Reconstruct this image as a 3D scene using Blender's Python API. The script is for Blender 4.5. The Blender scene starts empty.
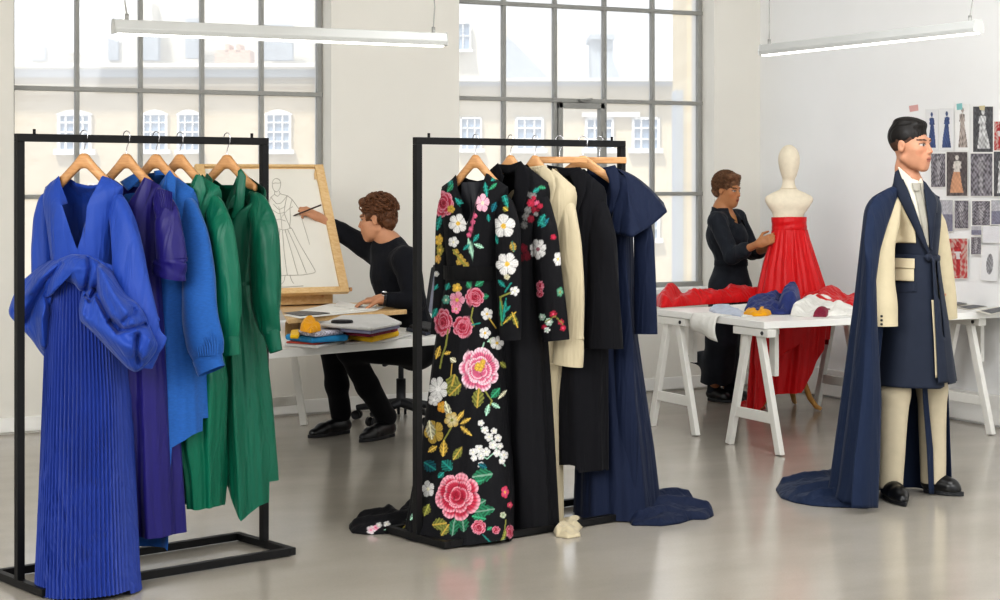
import bpy, bmesh, math, random
import numpy as np
from mathutils import Vector, Matrix
random.seed(7); np.random.seed(7)
PI = math.pi
# ---------------------------------------------------------------- camera geometry
# Camera stands at the world origin, 1.55 m up, turned 27.2 degrees to the right of
# the room's long axis.  "Camera frame" below: X right, Y depth, Z up (metres).
F, CX, CY, HC = 1750.0, 500.0, 178.0, 1.55
YAW = math.radians(-27.2)
CW = np.array([[math.cos(YAW), -math.sin(YAW), 0], [math.sin(YAW), math.cos(YAW), 0], [0, 0, 1]])
scene = bpy.context.scene
COL = scene.collection
WM = {}

def V3(*a): return np.array(a, float)
def P(px, py, Y):
    """point seen at pixel px,py of the photo at depth Y (camera frame)"""
    return V3((px - CX) / F * Y, Y, HC - (py - CY) / F * Y)
def GP(px, py, z=0.0):
    """point of the horizontal plane at height z"""
    return P(px, py, (HC - z) * F / (py - CY))
def c2w(p): return CW @ np.asarray(p, float)
def w2c(p): return CW.T @ np.asarray(p, float)
def nrm(v):
    v = np.asarray(v, float); return v / (np.linalg.norm(v) + 1e-12)

def tag(o, label=None, cat=None, group=None, kind=None):
    if label: o['label'] = label
    if cat: o['category'] = cat
    if group: o['group'] = group
    if kind: o['kind'] = kind
    return o

def empty(name, loc, yaw=0.0, frame='c'):
    o = bpy.data.objects.new(name, None); COL.objects.link(o)
    if frame == 'c': loc = c2w(loc); yaw = yaw + YAW
    o.location = loc; o.rotation_euler = (0, 0, yaw)
    o.empty_display_size = 0.1
    WM[o.name] = Matrix.Translation(Vector(loc)) @ Matrix.Rotation(yaw, 4, 'Z')
    return o

def thing(name, loc, label, cat, group=None, yaw=0.0, frame='c'):
    return tag(empty(name, loc, yaw, frame), label, cat, group)

def copy_tree(o, parent=None):
    c = o.copy(); COL.objects.link(c)
    if parent is not None:
        c.parent = parent
    for ch in list(o.children): copy_tree(ch, c)
    return c

def place(o, loc, yaw=0.0, label=None, group=None):
    o.location = c2w(loc); o.rotation_euler = (0, 0, yaw + YAW)
    if label: o['label'] = label
    if group: o['group'] = group
    return o

# ---------------------------------------------------------------- mesh builder
class MB:
    def __init__(s): s.v = []; s.f = []; s.n = 0; s.c = []
    def add(s, V, faces, col=None):
        V = np.asarray(V, float).reshape(-1, 3)
        s.v.append(V); n = s.n
        s.f.extend([tuple(int(i) + n for i in f) for f in faces])
        s.n += len(V)
        s.c.append(np.tile(np.array(col if col is not None else (1, 1, 1), float), (len(V), 1)) if (col is None or np.ndim(col) == 1) else np.asarray(col, float))
        return s
    def grid(s, A, cu=False, cv=False, col=None):
        A = np.asarray(A, float); nu, nv = A.shape[:2]
        I = np.arange(nu * nv).reshape(nu, nv)
        if cu: I = np.vstack([I, I[:1]])
        if cv: I = np.hstack([I, I[:, :1]])
        q = np.stack([I[:-1, :-1], I[1:, :-1], I[1:, 1:], I[:-1, 1:]], -1).reshape(-1, 4)
        c = None if col is None else (col if np.ndim(col) == 1 else np.asarray(col).reshape(-1, 3))
        return s.add(A.reshape(-1, 3), q.tolist(), c)
    def box(s, c, size, R=None, col=None):
        x, y, z = np.array(size) / 2
        V = np.array([[a * x, b * y, d * z] for a in (-1, 1) for b in (-1, 1) for d in (-1, 1)])
        if R is not None: V = V @ np.asarray(R).T
        return s.add(V + np.asarray(c), [(0, 1, 3, 2), (4, 6, 7, 5), (0, 4, 5, 1), (2, 3, 7, 6), (0, 2, 6, 4), (1, 5, 7, 3)], col)
    def bar(s, p0, p1, w, h, up=(0, 0, 1), col=None):
        p0 = np.asarray(p0, float); p1 = np.asarray(p1, float)
        d = p1 - p0; L = np.linalg.norm(d); d = d / L
        u = np.asarray(up, float)
        if abs(np.dot(u, d)) > .98: u = V3(1, 0, 0)
        sd = nrm(np.cross(d, u)); u = np.cross(sd, d)
        return s.box((p0 + p1) / 2, (L, w, h), np.stack([d, sd, u], 1), col)
    def tube(s, pts, rad, n=8, caps=True, col=None, flat=1.0, up=None):
        pts = np.asarray(pts, float); m = len(pts)
        rad = np.full(m, rad, float) if np.ndim(rad) == 0 else np.asarray(rad, float)
        T = np.gradient(pts, axis=0); T /= (np.linalg.norm(T, axis=1, keepdims=True) + 1e-12)
        u = np.asarray(up, float) if up is not None else (V3(0, 0, 1) if abs(T[0][2]) < .9 else V3(1, 0, 0))
        A = np.zeros((m, n, 3)); ang = np.arange(n) * 2 * PI / n
        for i in range(m):
            u = u - T[i] * np.dot(u, T[i]); u = nrm(u); b = np.cross(T[i], u)
            A[i] = pts[i] + rad[i] * (np.cos(ang)[:, None] * u * flat + np.sin(ang)[:, None] * b)
        base = s.n; s.grid(A, cv=True, col=col)
        if caps:
            s.f.append(tuple(base + j for j in range(n))[::-1]); s.f.append(tuple(base + (m - 1) * n + j for j in range(n)))
        return s
    def lathe(s, prof, c=(0, 0, 0), n=24, sx=1, sy=1, col=None):
        ang = np.arange(n) * 2 * PI / n
        A = np.array([[(r * math.cos(a) * sx, r * math.sin(a) * sy, z) for a in ang] for r, z in prof]) + np.asarray(c)
        return s.grid(A, cv=True, col=col)
    def poly(s, pts, th, nv, col=None):
        """flat polygon with thickness th along nv"""
        pts = np.asarray(pts, float); n = len(pts); nv = np.asarray(nv, float)
        V = np.vstack([pts, pts + nv * th])
        return s.add(V, [tuple(range(n))[::-1], tuple(range(n, 2 * n))] + [(i, (i + 1) % n, n + (i + 1) % n, n + i) for i in range(n)], col)
    def build(s, name, mat, parent=None, frame='c', smooth=True, bevel=0.0, solid=0.0, color=False, sub=0, base=None):
        V = np.vstack(s.v)
        if frame == 'c': V = V @ CW.T
        me = bpy.data.meshes.new(name); ob = bpy.data.objects.new(name, me); COL.objects.link(ob)
        if parent is not None:
            ob.parent = parent; M = WM[parent.name]
            if frame != 'l':
                Mi = np.array(M.inverted()); V = V @ Mi[:3, :3].T + Mi[:3, 3]
            WM[ob.name] = M
        else:
            o = np.array([(V[:, 0].min() + V[:, 0].max()) / 2, (V[:, 1].min() + V[:, 1].max()) / 2, V[:, 2].min()]) if base is None else np.asarray(base)
            V = V - o; ob.location = o; WM[ob.name] = Matrix.Translation(Vector(o))
        me.from_pydata(V.tolist(), [], s.f); me.update()
        if color:
            ca = me.color_attributes.new('Col', 'FLOAT_COLOR', 'POINT')
            C = np.hstack([np.vstack(s.c), np.ones((len(V), 1))]).astype(np.float32)
            ca.data.foreach_set('color', C.ravel())
        me.polygons.foreach_set('use_smooth', np.full(len(me.polygons), smooth, bool))
        me.materials.append(mat)
        if bevel:
            m = ob.modifiers.new('bevel', 'BEVEL'); m.width = bevel; m.segments = 2; m.limit_method = 'ANGLE'
        if solid:
            m = ob.modifiers.new('solid', 'SOLIDIFY'); m.thickness = solid; m.offset = 0
        if sub:
            m = ob.modifiers.new('sub', 'SUBSURF'); m.levels = sub; m.render_levels = sub
        return ob

# ---------------------------------------------------------------- signed-distance bodies
def _smin(a, b, k):
    if k <= 0: return np.minimum(a, b)
    h = np.clip(.5 + .5 * (b - a) / k, 0, 1)
    return b * (1 - h) + a * h - k * h * (1 - h)

class SDF:
    """smooth union of tapered limbs and ellipsoids, meshed as ONE surface"""
    def __init__(s, h=.005): s.p = []; s.h = h; s.post = []
    def cone(s, a, b, ra, rb=None, k=.02, op='u'):
        a = np.asarray(a, float); b = np.asarray(b, float); rb = ra if rb is None else rb
        lo = np.minimum(a - ra, b - rb); hi = np.maximum(a + ra, b + rb)
        def fn(X):
            ab = b - a; pa = X - a
            t = np.clip((pa @ ab) / max(ab @ ab, 1e-12), 0, 1)
            return np.sqrt(((pa - t[..., None] * ab) ** 2).sum(-1)) - (ra + t * (rb - ra))
        s.p.append((fn, lo, hi, k, op)); return s
    def chain(s, pts, rs, k=.02):
        for i in range(len(pts) - 1): s.cone(pts[i], pts[i + 1], rs[i], rs[i + 1], k)
        return s
    def ell(s, c, r, R=None, k=.02, op='u'):
        c = np.asarray(c, float); r = np.asarray(r, float); R = np.eye(3) if R is None else np.asarray(R)
        m = r.max()
        def fn(X):
            q = (X - c) @ R
            k0 = np.sqrt(((q / r) ** 2).sum(-1)); k1 = np.sqrt(((q / r ** 2) ** 2).sum(-1)) + 1e-9
            return k0 * (k0 - 1) / k1
        s.p.append((fn, c - m, c + m, k, op)); return s
    def rbox(s, c, size, R=None, r=.01, k=.01, op='u'):
        c = np.asarray(c, float); hs = np.asarray(size, float) / 2 - r; R = np.eye(3) if R is None else np.asarray(R)
        m = np.linalg.norm(hs) + r
        def fn(X):
            q = np.abs((X - c) @ R) - hs
            return np.sqrt((np.maximum(q, 0) ** 2).sum(-1)) + np.minimum(q.max(-1), 0) - r
        s.p.append((fn, c - m, c + m, k, op)); return s
    def mesh(s, mb, colfn=None):
        h = s.h
        lo = np.min([p[1] for p in s.p if p[4] == 'u'], 0) - 4 * h - .02; hi = np.max([p[2] for p in s.p if p[4] == 'u'], 0) + 4 * h + .02
        n = np.ceil((hi - lo) / h).astype(int) + 1
        ax = [lo[i] + np.arange(n[i]) * h for i in range(3)]
        D = np.full(n, 1.0, np.float32)
        for fn, a, b, k, op in s.p:
            m = k + 4 * h
            i0 = np.maximum(((a - m - lo) / h).astype(int), 0); i1 = np.minimum(((b + m - lo) / h).astype(int) + 2, n)
            if (i1 <= i0).any(): continue
            sl = tuple(slice(i0[i], i1[i]) for i in range(3))
            X = np.stack(np.meshgrid(*[ax[i][sl[i]] for i in range(3)], indexing='ij'), -1)
            d = fn(X).astype(np.float32)
            if op == 'u': D[sl] = _smin(D[sl], d, k)
            else: D[sl] = -_smin(-D[sl], d, k)
        for fn in s.post:       # fn(X, D) on narrow band
            idx = np.argwhere(np.abs(D) < .035)
            X = lo + idx * h
            D[tuple(idx.T)] = fn(X, D[tuple(idx.T)])
        V, Q = surface_nets(D, lo, h)
        mb.add(V, Q.tolist(), colfn(V) if colfn else None)
        return mb

def surface_nets(D, lo, h):
    S = D < 0; n = np.array(D.shape); cn = n - 1
    acc = np.zeros(tuple(cn) + (3,), np.float32); cnt = np.zeros(cn, np.int16); edges = []
    for a in range(3):
        sl0 = [slice(None)] * 3; sl1 = [slice(None)] * 3
        sl0[a] = slice(0, -1); sl1[a] = slice(1, None)
        cr = np.argwhere(S[tuple(sl0)] != S[tuple(sl1)])
        if len(cr) == 0: continue
        nx = cr.copy(); nx[:, a] += 1
        d0 = D[tuple(cr.T)]; d1 = D[tuple(nx.T)]
        t = d0 / (d0 - d1); pos = cr.astype(np.float32); pos[:, a] += t
        b, c = [(1, 2), (2, 0), (0, 1)][a]
        ok = (cr[:, b] > 0) & (cr[:, c] > 0) & (cr[:, b] < cn[b]) & (cr[:, c] < cn[c])
        cr = cr[ok]; pos = pos[ok]; s0 = (d0 < 0)[ok]
        quad = []
        for db, dc in ((-1, -1), (0, -1), (0, 0), (-1, 0)):
            ce = cr.copy(); ce[:, b] += db; ce[:, c] += dc
            np.add.at(acc, tuple(ce.T), pos); np.add.at(cnt, tuple(ce.T), 1); quad.append(ce)
        edges.append((quad, s0))
    cells = np.argwhere(cnt > 0)
    ids = np.full(cn, -1, np.int64); ids[tuple(cells.T)] = np.arange(len(cells))
    V = acc[tuple(cells.T)] / cnt[tuple(cells.T)][:, None] * h + lo
    Q = []
    for quad, s0 in edges:
        q = np.stack([ids[tuple(c.T)] for c in quad], 1)
        q[~s0] = q[~s0][:, ::-1]; Q.append(q)
    return V, np.vstack(Q)

def wob(X, f, seed=0):
    """cheap smooth pseudo-noise in [-1,1]"""
    r = np.random.RandomState(seed); o = 0
    for i in range(4):
        k = r.normal(size=3); k = k / np.linalg.norm(k) * f * (.7 + .6 * r.rand())
        o = o + np.sin(X @ k + r.rand() * 6.28 + 1.3 * np.sin(X @ (k[[1, 2, 0]] * .6) + r.rand() * 6))
    return o / 4

# ---------------------------------------------------------------- materials
def lin(c):
    if isinstance(c, str):
        c = c.lstrip('#'); c = [int(c[i:i + 2], 16) / 255 for i in (0, 2, 4)]
    return tuple(x / 12.92 if x <= .04045 else ((x + .055) / 1.055) ** 2.4 for x in c)
def _nt(name):
    m = bpy.data.materials.new(name); m.use_nodes = True; nt = m.node_tree
    return m, nt, nt.nodes, nt.links, nt.nodes['Principled BSDF']
def _set(b, **kw):
    for k, v in kw.items():
        if k in b.inputs: b.inputs[k].default_value = v
def pmat(name, col, rough=.6, metal=0.0, spec=.5, var=.08, vscale=6.0, bump=0.0, bscale=300.0, sheen=0.0, coat=0.0, stretch=None, attr=False, fold=0.0):
    """principled material whose colour is broken up by noise, optional fine bump"""
    m, nt, N, L, b = _nt(name)
    _set(b, Roughness=rough, Metallic=metal)
    b.inputs['Specular IOR Level'].default_value = spec
    b.inputs['Sheen Weight'].default_value = sheen
    b.inputs['Sheen Roughness'].default_value = .4
    b.inputs['Coat Weight'].default_value = coat
    tc = N.new('ShaderNodeTexCoord'); mp = N.new('ShaderNodeMapping'); L.new(tc.outputs['Object'], mp.inputs['Vector'])
    if stretch: mp.inputs['Scale'].default_value = stretch
    nz = N.new('ShaderNodeTexNoise'); nz.inputs['Scale'].default_value = vscale; nz.inputs['Detail'].default_value = 5
    L.new(mp.outputs['Vector'], nz.inputs['Vector'])
    mr = N.new('ShaderNodeMapRange'); mr.inputs['From Min'].default_value = .25; mr.inputs['From Max'].default_value = .75
    mr.inputs['To Min'].default_value = 1 - var; mr.inputs['To Max'].default_value = 1 + var
    L.new(nz.outputs['Fac'], mr.inputs['Value'])
    mx = N.new('ShaderNodeVectorMath'); mx.operation = 'SCALE'
    if attr:
        at = N.new('ShaderNodeVertexColor'); at.layer_name = 'Col'; L.new(at.outputs['Color'], mx.inputs[0])
    else:
        c = N.new('ShaderNodeRGB'); c.outputs[0].default_value = (*lin(col), 1); L.new(c.outputs[0], mx.inputs[0])
    L.new(mr.outputs[0], mx.inputs['Scale']); L.new(mx.outputs[0], b.inputs['Base Color'])
    if bump:
        n2 = N.new('ShaderNodeTexNoise'); n2.inputs['Scale'].default_value = bscale; n2.inputs['Detail'].default_value = 3
        L.new(mp.outputs['Vector'], n2.inputs['Vector'])
        bp = N.new('ShaderNodeBump'); bp.inputs['Strength'].default_value = bump; bp.inputs['Distance'].default_value = .004
        L.new(n2.outputs['Fac'], bp.inputs['Height']); L.new(bp.outputs[0], b.inputs['Normal'])
        if fold:        # soft lengthwise creases of hanging cloth
            m2 = N.new('ShaderNodeMapping'); m2.inputs['Scale'].default_value = (1, 1, .16); L.new(tc.outputs['Object'], m2.inputs['Vector'])
            n3 = N.new('ShaderNodeTexNoise'); n3.inputs['Scale'].default_value = 17; n3.inputs['Detail'].default_value = 2; n3.inputs['Distortion'].default_value = .8
            L.new(m2.outputs['Vector'], n3.inputs['Vector'])
            b3 = N.new('ShaderNodeBump'); b3.inputs['Strength'].default_value = fold; b3.inputs['Distance'].default_value = .03
            L.new(n3.outputs['Fac'], b3.inputs['Height']); L.new(b3.outputs[0], bp.inputs['Normal'])
    return m
def wood(name, c1, c2, rough=.45, scale=14, stretch=(1, 8, 8)):
    m, nt, N, L, b = _nt(name); _set(b, Roughness=rough)
    tc = N.new('ShaderNodeTexCoord'); mp = N.new('ShaderNodeMapping'); mp.inputs['Scale'].default_value = stretch
    L.new(tc.outputs['Object'], mp.inputs['Vector'])
    nz = N.new('ShaderNodeTexNoise'); nz.inputs['Scale'].default_value = scale; nz.inputs['Detail'].default_value = 6; nz.inputs['Distortion'].default_value = .6
    L.new(mp.outputs['Vector'], nz.inputs['Vector'])
    cr = N.new('ShaderNodeValToRGB'); cr.color_ramp.elements[0].position = .3; cr.color_ramp.elements[1].position = .7
    cr.color_ramp.elements[0].color = (*lin(c1), 1); cr.color_ramp.elements[1].color = (*lin(c2), 1)
    L.new(nz.outputs['Fac'], cr.inputs[0]); L.new(cr.outputs[0], b.inputs['Base Color'])
    return m
def emis(name, col, s):
    m, nt, N, L, b = _nt(name); _set(b, **{'Emission Color': (*lin(col), 1), 'Emission Strength': s, 'Base Color': (*lin(col), 1)})
    return m
def brick(name, c1, c2, mortar, scale, rough=.9):
    m, nt, N, L, b = _nt(name); _set(b, Roughness=rough)
    tc = N.new('ShaderNodeTexCoord'); mp = N.new('ShaderNodeMapping'); mp.inputs['Rotation'].default_value = (PI / 2, 0, 0)
    L.new(tc.outputs['Object'], mp.inputs['Vector'])
    bk = N.new('ShaderNodeTexBrick'); bk.inputs['Scale'].default_value = scale
    bk.inputs['Color1'].default_value = (*lin(c1), 1); bk.inputs['Color2'].default_value = (*lin(c2), 1); bk.inputs['Mortar'].default_value = (*lin(mortar), 1)
    bk.inputs['Mortar Size'].default_value = .015; bk.inputs['Brick Width'].default_value = .5; bk.inputs['Row Height'].default_value = .2
    L.new(mp.outputs['Vector'], bk.inputs['Vector'])
    nz = N.new('ShaderNodeTexNoise'); nz.inputs['Scale'].default_value = .6; nz.inputs['Detail'].default_value = 6; L.new(tc.outputs['Object'], nz.inputs['Vector'])
    mr = N.new('ShaderNodeMapRange'); mr.inputs['To Min'].default_value = .8; mr.inputs['To Max'].default_value = 1.15; L.new(nz.outputs['Fac'], mr.inputs['Value'])
    mx = N.new('ShaderNodeVectorMath'); mx.operation = 'SCALE'; L.new(bk.outputs['Color'], mx.inputs[0]); L.new(mr.outputs[0], mx.inputs['Scale'])
    L.new(mx.outputs[0], b.inputs['Base Color'])
    return m

M = {}
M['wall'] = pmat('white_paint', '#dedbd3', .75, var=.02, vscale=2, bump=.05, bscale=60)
M['wall_r'] = pmat('white_paint_lit', '#e9e9e8', .75, var=.02, vscale=2, bump=.05, bscale=60)  # same white paint, lightened to carry the window light on the right wall
M['ceil'] = pmat('ceiling_paint', '#efefed', .8, var=.02)
M['trim'] = pmat('trim_paint', '#efeeea', .5, var=.02)
M['steelframe'] = pmat('painted_steel_glazing', '#93938f', .5, var=.06, vscale=20)
M['blk'] = pmat('black_powder_coat', '#0b0b0d', .5, spec=.3, var=.1, bump=.03)
M['blkplastic'] = pmat('black_plastic', '#1b1c20', .5, var=.1)
M['chrome'] = pmat('chrome_wire', '#c8c8cc', .2, 1.0, var=.02)
M['wood_h'] = wood('hanger_beech', '#b98554', '#d0a070', .38, 10, (2, 12, 12))
M['wood_b'] = wood('pine_board', '#c6a06c', '#d6b88a', .5, 8, (1.5, 10, 10))
M['wood_leg'] = wood('stand_wood', '#b3813f', '#cc9c58', .4, 8, (6, 6, 1))
M['whitetop'] = pmat('white_laminate', '#e6e5e1', .35, var=.015)
M['whitewood'] = pmat('white_painted_wood', '#dcdad4', .5, var=.03, vscale=15)
M['paper'] = pmat('white_paper', '#e9e8e3', .8, var=.02)
M['paper2'] = pmat('cream_paper', '#d8d4ca', .8, var=.03)
M['vcol'] = pmat('printed_paper', '#ffffff', .55, var=.03, vscale=30, attr=True)
M['pencil_line'] = pmat('graphite_line', '#aaa59c', .8, var=.1)
M['shade_grey'] = pmat('lamp_aluminium', '#b9bab8', .45, .2, var=.03)
M['diff'] = emis('lamp_diffuser', '#fdfcf7', 1.6)
# ================================================================ THE ROOM (world frame)
# world x runs along the window wall (to the right), world y away from the camera
VW, UR, ZC = 10.78, 7.735, 3.75         # window wall, right wall, ceiling height
UL, VB = -5.5, -5.0
def floor_mat():
    m, nt, N, L, b = _nt('polished_concrete')
    tc = N.new('ShaderNodeTexCoord')
    n1 = N.new('ShaderNodeTexNoise'); n1.inputs['Scale'].default_value = 1.3; n1.inputs['Detail'].default_value = 8; n1.inputs['Roughness'].default_value = .6
    mp = N.new('ShaderNodeMapping'); mp.inputs['Scale'].default_value = (1, 2.2, 1); mp.inputs['Rotation'].default_value = (0, 0, YAW)
    L.new(tc.outputs['Object'], mp.inputs['Vector']); L.new(mp.outputs[0], n1.inputs['Vector'])
    cr = N.new('ShaderNodeValToRGB'); e = cr.color_ramp.elements
    e[0].position = .3; e[0].color = (*lin('#a39d93'), 1); e[1].position = .7; e[1].color = (*lin('#ada79d'), 1)
    L.new(n1.outputs['Fac'], cr.inputs[0])
    n2 = N.new('ShaderNodeTexNoise'); n2.inputs['Scale'].default_value = 90; n2.inputs['Detail'].default_value = 4; L.new(mp.outputs[0], n2.inputs['Vector'])
    mr = N.new('ShaderNodeMapRange'); mr.inputs['To Min'].default_value = .9; mr.inputs['To Max'].default_value = 1.1; L.new(n2.outputs['Fac'], mr.inputs['Value'])
    mx = N.new('ShaderNodeVectorMath'); mx.operation = 'SCALE'; L.new(cr.outputs[0], mx.inputs[0]); L.new(mr.outputs[0], mx.inputs['Scale'])
    L.new(mx.outputs[0], b.inputs['Base Color'])
    r2 = N.new('ShaderNodeMapRange'); r2.inputs['To Min'].default_value = .13; r2.inputs['To Max'].default_value = .22; L.new(n1.outputs['Fac'], r2.inputs['Value'])
    L.new(r2.outputs[0], b.inputs['Roughness']); b.inputs['Specular IOR Level'].default_value = .7
    bp = N.new('ShaderNodeBump'); bp.inputs['Strength'].default_value = .025; bp.inputs['Distance'].default_value = .002
    L.new(n2.outputs['Fac'], bp.inputs['Height']); L.new(bp.outputs[0], b.inputs['Normal'])
    return m
fl = MB().box(((UL + UR) / 2, (VB + VW) / 2, -.05), (UR - UL + .5, VW - VB + .5, .1)).build('floor', floor_mat(), frame='w', smooth=False)
tag(fl, 'polished grey concrete floor of the studio', kind='structure')
ce = MB().box(((UL + UR) / 2, (2.0 + VW) / 2, ZC + .1), (UR - UL + .5, VW - 2.0 + .5, .2)).build('ceiling', M['ceil'], frame='w', smooth=False)
tag(ce, 'white ceiling above the studio', kind='structure')

WINS = [(2.227, 4.288), (5.226, 7.32)]
SILL, HEAD, DEP = .74, 3.55, .18
prev = UL
wb = MB()
def slab(mb, u0, u1, v0, v1, z0, z1): mb.box(((u0 + u1) / 2, (v0 + v1) / 2, (z0 + z1) / 2), (u1 - u0, v1 - v0, z1 - z0))
for (a, b_) in WINS:
    slab(wb, prev, a, VW, VW + .3, 0, ZC)
    slab(wb, a, b_, VW, VW + .3, 0, SILL); slab(wb, a, b_, VW, VW + .3, HEAD, ZC)
    prev = b_
slab(wb, prev, UR, VW, VW + .3, 0, ZC)
tag(wb.build('wall_back', M['wall'], frame='w', smooth=False), 'white wall with two tall steel windows', kind='structure')
wr = MB(); slab(wr, UR, UR + .25, VB, VW + .3, 0, ZC)
tag(wr.build('wall_right', M['wall_r'], frame='w', smooth=False), 'bright white wall with pinned prints', kind='structure')
b1 = MB(); slab(b1, UL, UR - .02, VW - .018, VW, 0.012, .1)
tag(b1.build('baseboard_back', M['trim'], frame='w', smooth=False, bevel=.004), kind='structure')
b2 = MB(); slab(b2, UR - .022, UR, VB, VW, 0.012, .2)
tag(b2.build('baseboard_right', M['trim'], frame='w', smooth=False, bevel=.004), kind='structure')

def glass_mat():
    m, nt, N, L, b = _nt('window_glass'); N.remove(b)
    out = N['Material Output']
    tr = N.new('ShaderNodeBsdfTransparent'); tr.inputs[0].default_value = (1, 1, 1, 1)
    tl = N.new('ShaderNodeBsdfTranslucent'); tl.inputs[0].default_value = (.96, .97, 1, 1)
    gl = N.new('ShaderNodeBsdfGlossy'); gl.inputs['Roughness'].default_value = .03
    nz = N.new('ShaderNodeTexNoise'); nz.inputs['Scale'].default_value = 1.2; nz.inputs['Detail'].default_value = 4
    mr = N.new('ShaderNodeMapRange'); mr.inputs['To Min'].default_value = .36; mr.inputs['To Max'].default_value = .54; L.new(nz.outputs['Fac'], mr.inputs['Value'])  # milky share of the pane imitates outdoor glare and haze
    m1 = N.new('ShaderNodeMixShader'); L.new(mr.outputs[0], m1.inputs[0]); L.new(tr.outputs[0], m1.inputs[1]); L.new(tl.outputs[0], m1.inputs[2])
    m2 = N.new('ShaderNodeMixShader'); m2.inputs[0].default_value = .03; L.new(m1.outputs[0], m2.inputs[1]); L.new(gl.outputs[0], m2.inputs[2])
    L.new(m2.outputs[0], out.inputs['Surface'])
    return m
M['glass'] = glass_mat()
ZB = [.76, 1.433, 2.106, 2.779, 3.452, 3.55]
for wi, (a, b_) in enumerate(WINS):
    w = empty('window_%d' % (wi + 1), ((a + b_) / 2, VW + DEP, SILL), 0, 'w')
    tag(w, ['tall steel-framed window behind the blue dresses', 'tall steel-framed window with small hinged casement'][wi], kind='structure')
    fr = MB(); v = VW + DEP
    us = np.linspace(a + .02, b_ - .02, 6)
    for i, u in enumerate(us):
        wd = .034 if i in (0, 5) else .026
        slab(fr, u - wd / 2, u + wd / 2, v - .025, v + .02, SILL, HEAD)
    for j, z in enumerate(ZB):
        hd = .04 if j in (0, 5) else .028
        slab(fr, a, b_, v - .03, v + .02, z - hd / 2, z + hd / 2)
    fr.build('window_frame', M['steelframe'], w, 'w', smooth=False, bevel=.003)
    gp = MB(); gp.add([(a, v + .005, SILL), (b_, v + .005, SILL), (b_, v + .005, HEAD), (a, v + .005, HEAD)], [(0, 1, 2, 3)])
    gp.build('window_glass', M['glass'], w, 'w', smooth=False)
    sl = MB(); slab(sl, a, b_, VW - .03, v - .02, SILL - .035, SILL + .005)
    sl.build('window_sill', M['trim'], w, 'w', smooth=False, bevel=.004)
    if wi == 1:
        cs = MB(); u0, u1 = us[2], us[3]
        for (p, q) in (((u0 + .016), (u0 + .05)), ((u1 - .05), (u1 - .016))): slab(cs, p, q, v - .045, v + .01, 1.45, 2.09)
        slab(cs, u0 + .016, u1 - .016, v - .045, v + .01, 2.05, 2.09); slab(cs, u0 + .016, u1 - .016, v - .045, v + .01, 1.45, 1.49)
        c = cs.build('casement_frame', M['steelframe'], w, 'w', smooth=False, bevel=.003)
        hd = MB(); um = (u0 + u1) / 2
        hd.tube([(um - .03, v - .06, 2.11), (um + .02, v - .07, 2.113), (um + .07, v - .07, 2.118)], .007, 8)
        hd.box((um, v - .05, 2.106), (.05, .03, .018)); hd.build('casement_handle', M['steelframe'], c, 'w')
        pg = MB().box((u1 - .03, v - .06, 1.86), (.018, .03, .05)); pg.build('casement_latch', M['steelframe'], c, 'w', smooth=False, bevel=.003)

# ---------------------------------------------------------------- buildings outside
M['fbrick'] = brick('pale_stock_brick', '#d8c7a6', '#cdbb98', '#d9cfb8', 2.2)
M['fbrick2'] = brick('cream_brick', '#dccdae', '#d3c4a4', '#ddd3bd', 2.2)
M['fbrick3'] = brick('near_yellow_brick', '#cdb98e', '#dccba4', '#c9bfa8', 2.6)
M['stone'] = pmat('pale_stone', '#e2ded4', .8, var=.05, vscale=1)
M['stone2'] = pmat('grey_parapet', '#b4bac0', .8, var=.08, vscale=1)
M['slate'] = pmat('grey_slate', '#a9b1ba', .7, var=.08, vscale=2)
M['wframe'] = pmat('white_sash', '#f2f2f0', .5, var=.02)
M['wpane'] = pmat('distant_glass', '#8fa2b8', .15, var=.2, vscale=1.5)
def fbox(mb, x0, y0, x1, y1, Y, d=.4, d2=None):
    """box whose front face covers the pixel rectangle at depth Y"""
    a = P(x0, y1, Y); b = P(x1, y0, Y)
    mb.box(((a[0] + b[0]) / 2, Y + d / 2, (a[2] + b[2]) / 2), (abs(b[0] - a[0]), d, abs(b[2] - a[2])))
def sash(bld, x0, y0, x1, y1, Y, nx, ny, arch=False):
    f = MB(); t = (x1 - x0) * .055
    fbox(f, x0, y0, x0 + t * 1.6, y1, Y - .12, .2); fbox(f, x1 - t * 1.6, y0, x1, y1, Y - .12, .2)
    fbox(f, x0, y0, x1, y0 + t * 1.6, Y - .12, .2); fbox(f, x0 - t * 2, y1 - t, x1 + t * 2, y1 + t * 2, Y - .2, .3)
    for i in range(1, nx): fbox(f, x0 + (x1 - x0) * i / nx - t / 2, y0, x0 + (x1 - x0) * i / nx + t / 2, y1, Y - .1, .15)
    for i in range(1, ny): fbox(f, x0, y0 + (y1 - y0) * i / ny - t / 2, x1, y0 + (y1 - y0) * i / ny + t / 2, Y - .1, .15)
    if arch:
        pts = [P(x0 - 1 + (x1 - x0 + 2) * k / 8, y0 + 1 - 4.5 * math.sin(PI * k / 8), Y - .13) for k in range(9)]
        pts += [P(x1 + 1, y0 + 2, Y - .13), P(x0 - 1, y0 + 2, Y - .13)]
        f.poly(pts, .15, (0, 1, 0))
    o = f.build('sash_window', M['wframe'], bld, smooth=False)
    g = MB(); fbox(g, x0, y0, x1, y1, Y - .04, .05); g.build('pane', M['wpane'], o, smooth=False)
Y1 = 40.0
bl = thing('brick_building', P(150, 300, Y1) * V3(1, 1, 0) + V3(0, 0, -3), 'long pale brick building with arched sash windows seen through the left window', 'building')
m = MB(); fbox(m, -60, 72, 372, 520, Y1, 6); m.build('facade', M['fbrick'], bl, smooth=False)
m = MB(); fbox(m, -60, 63, 372, 67, Y1 - .7, 7); fbox(m, -60, 67, 372, 69, Y1 - .4, 6); m.build('coping', M['stone'], bl, smooth=False)
m = MB(); fbox(m, -60, 69, 372, 77, Y1 - .25, 6); m.build('parapet', M['stone2'], bl, smooth=False)
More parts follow.
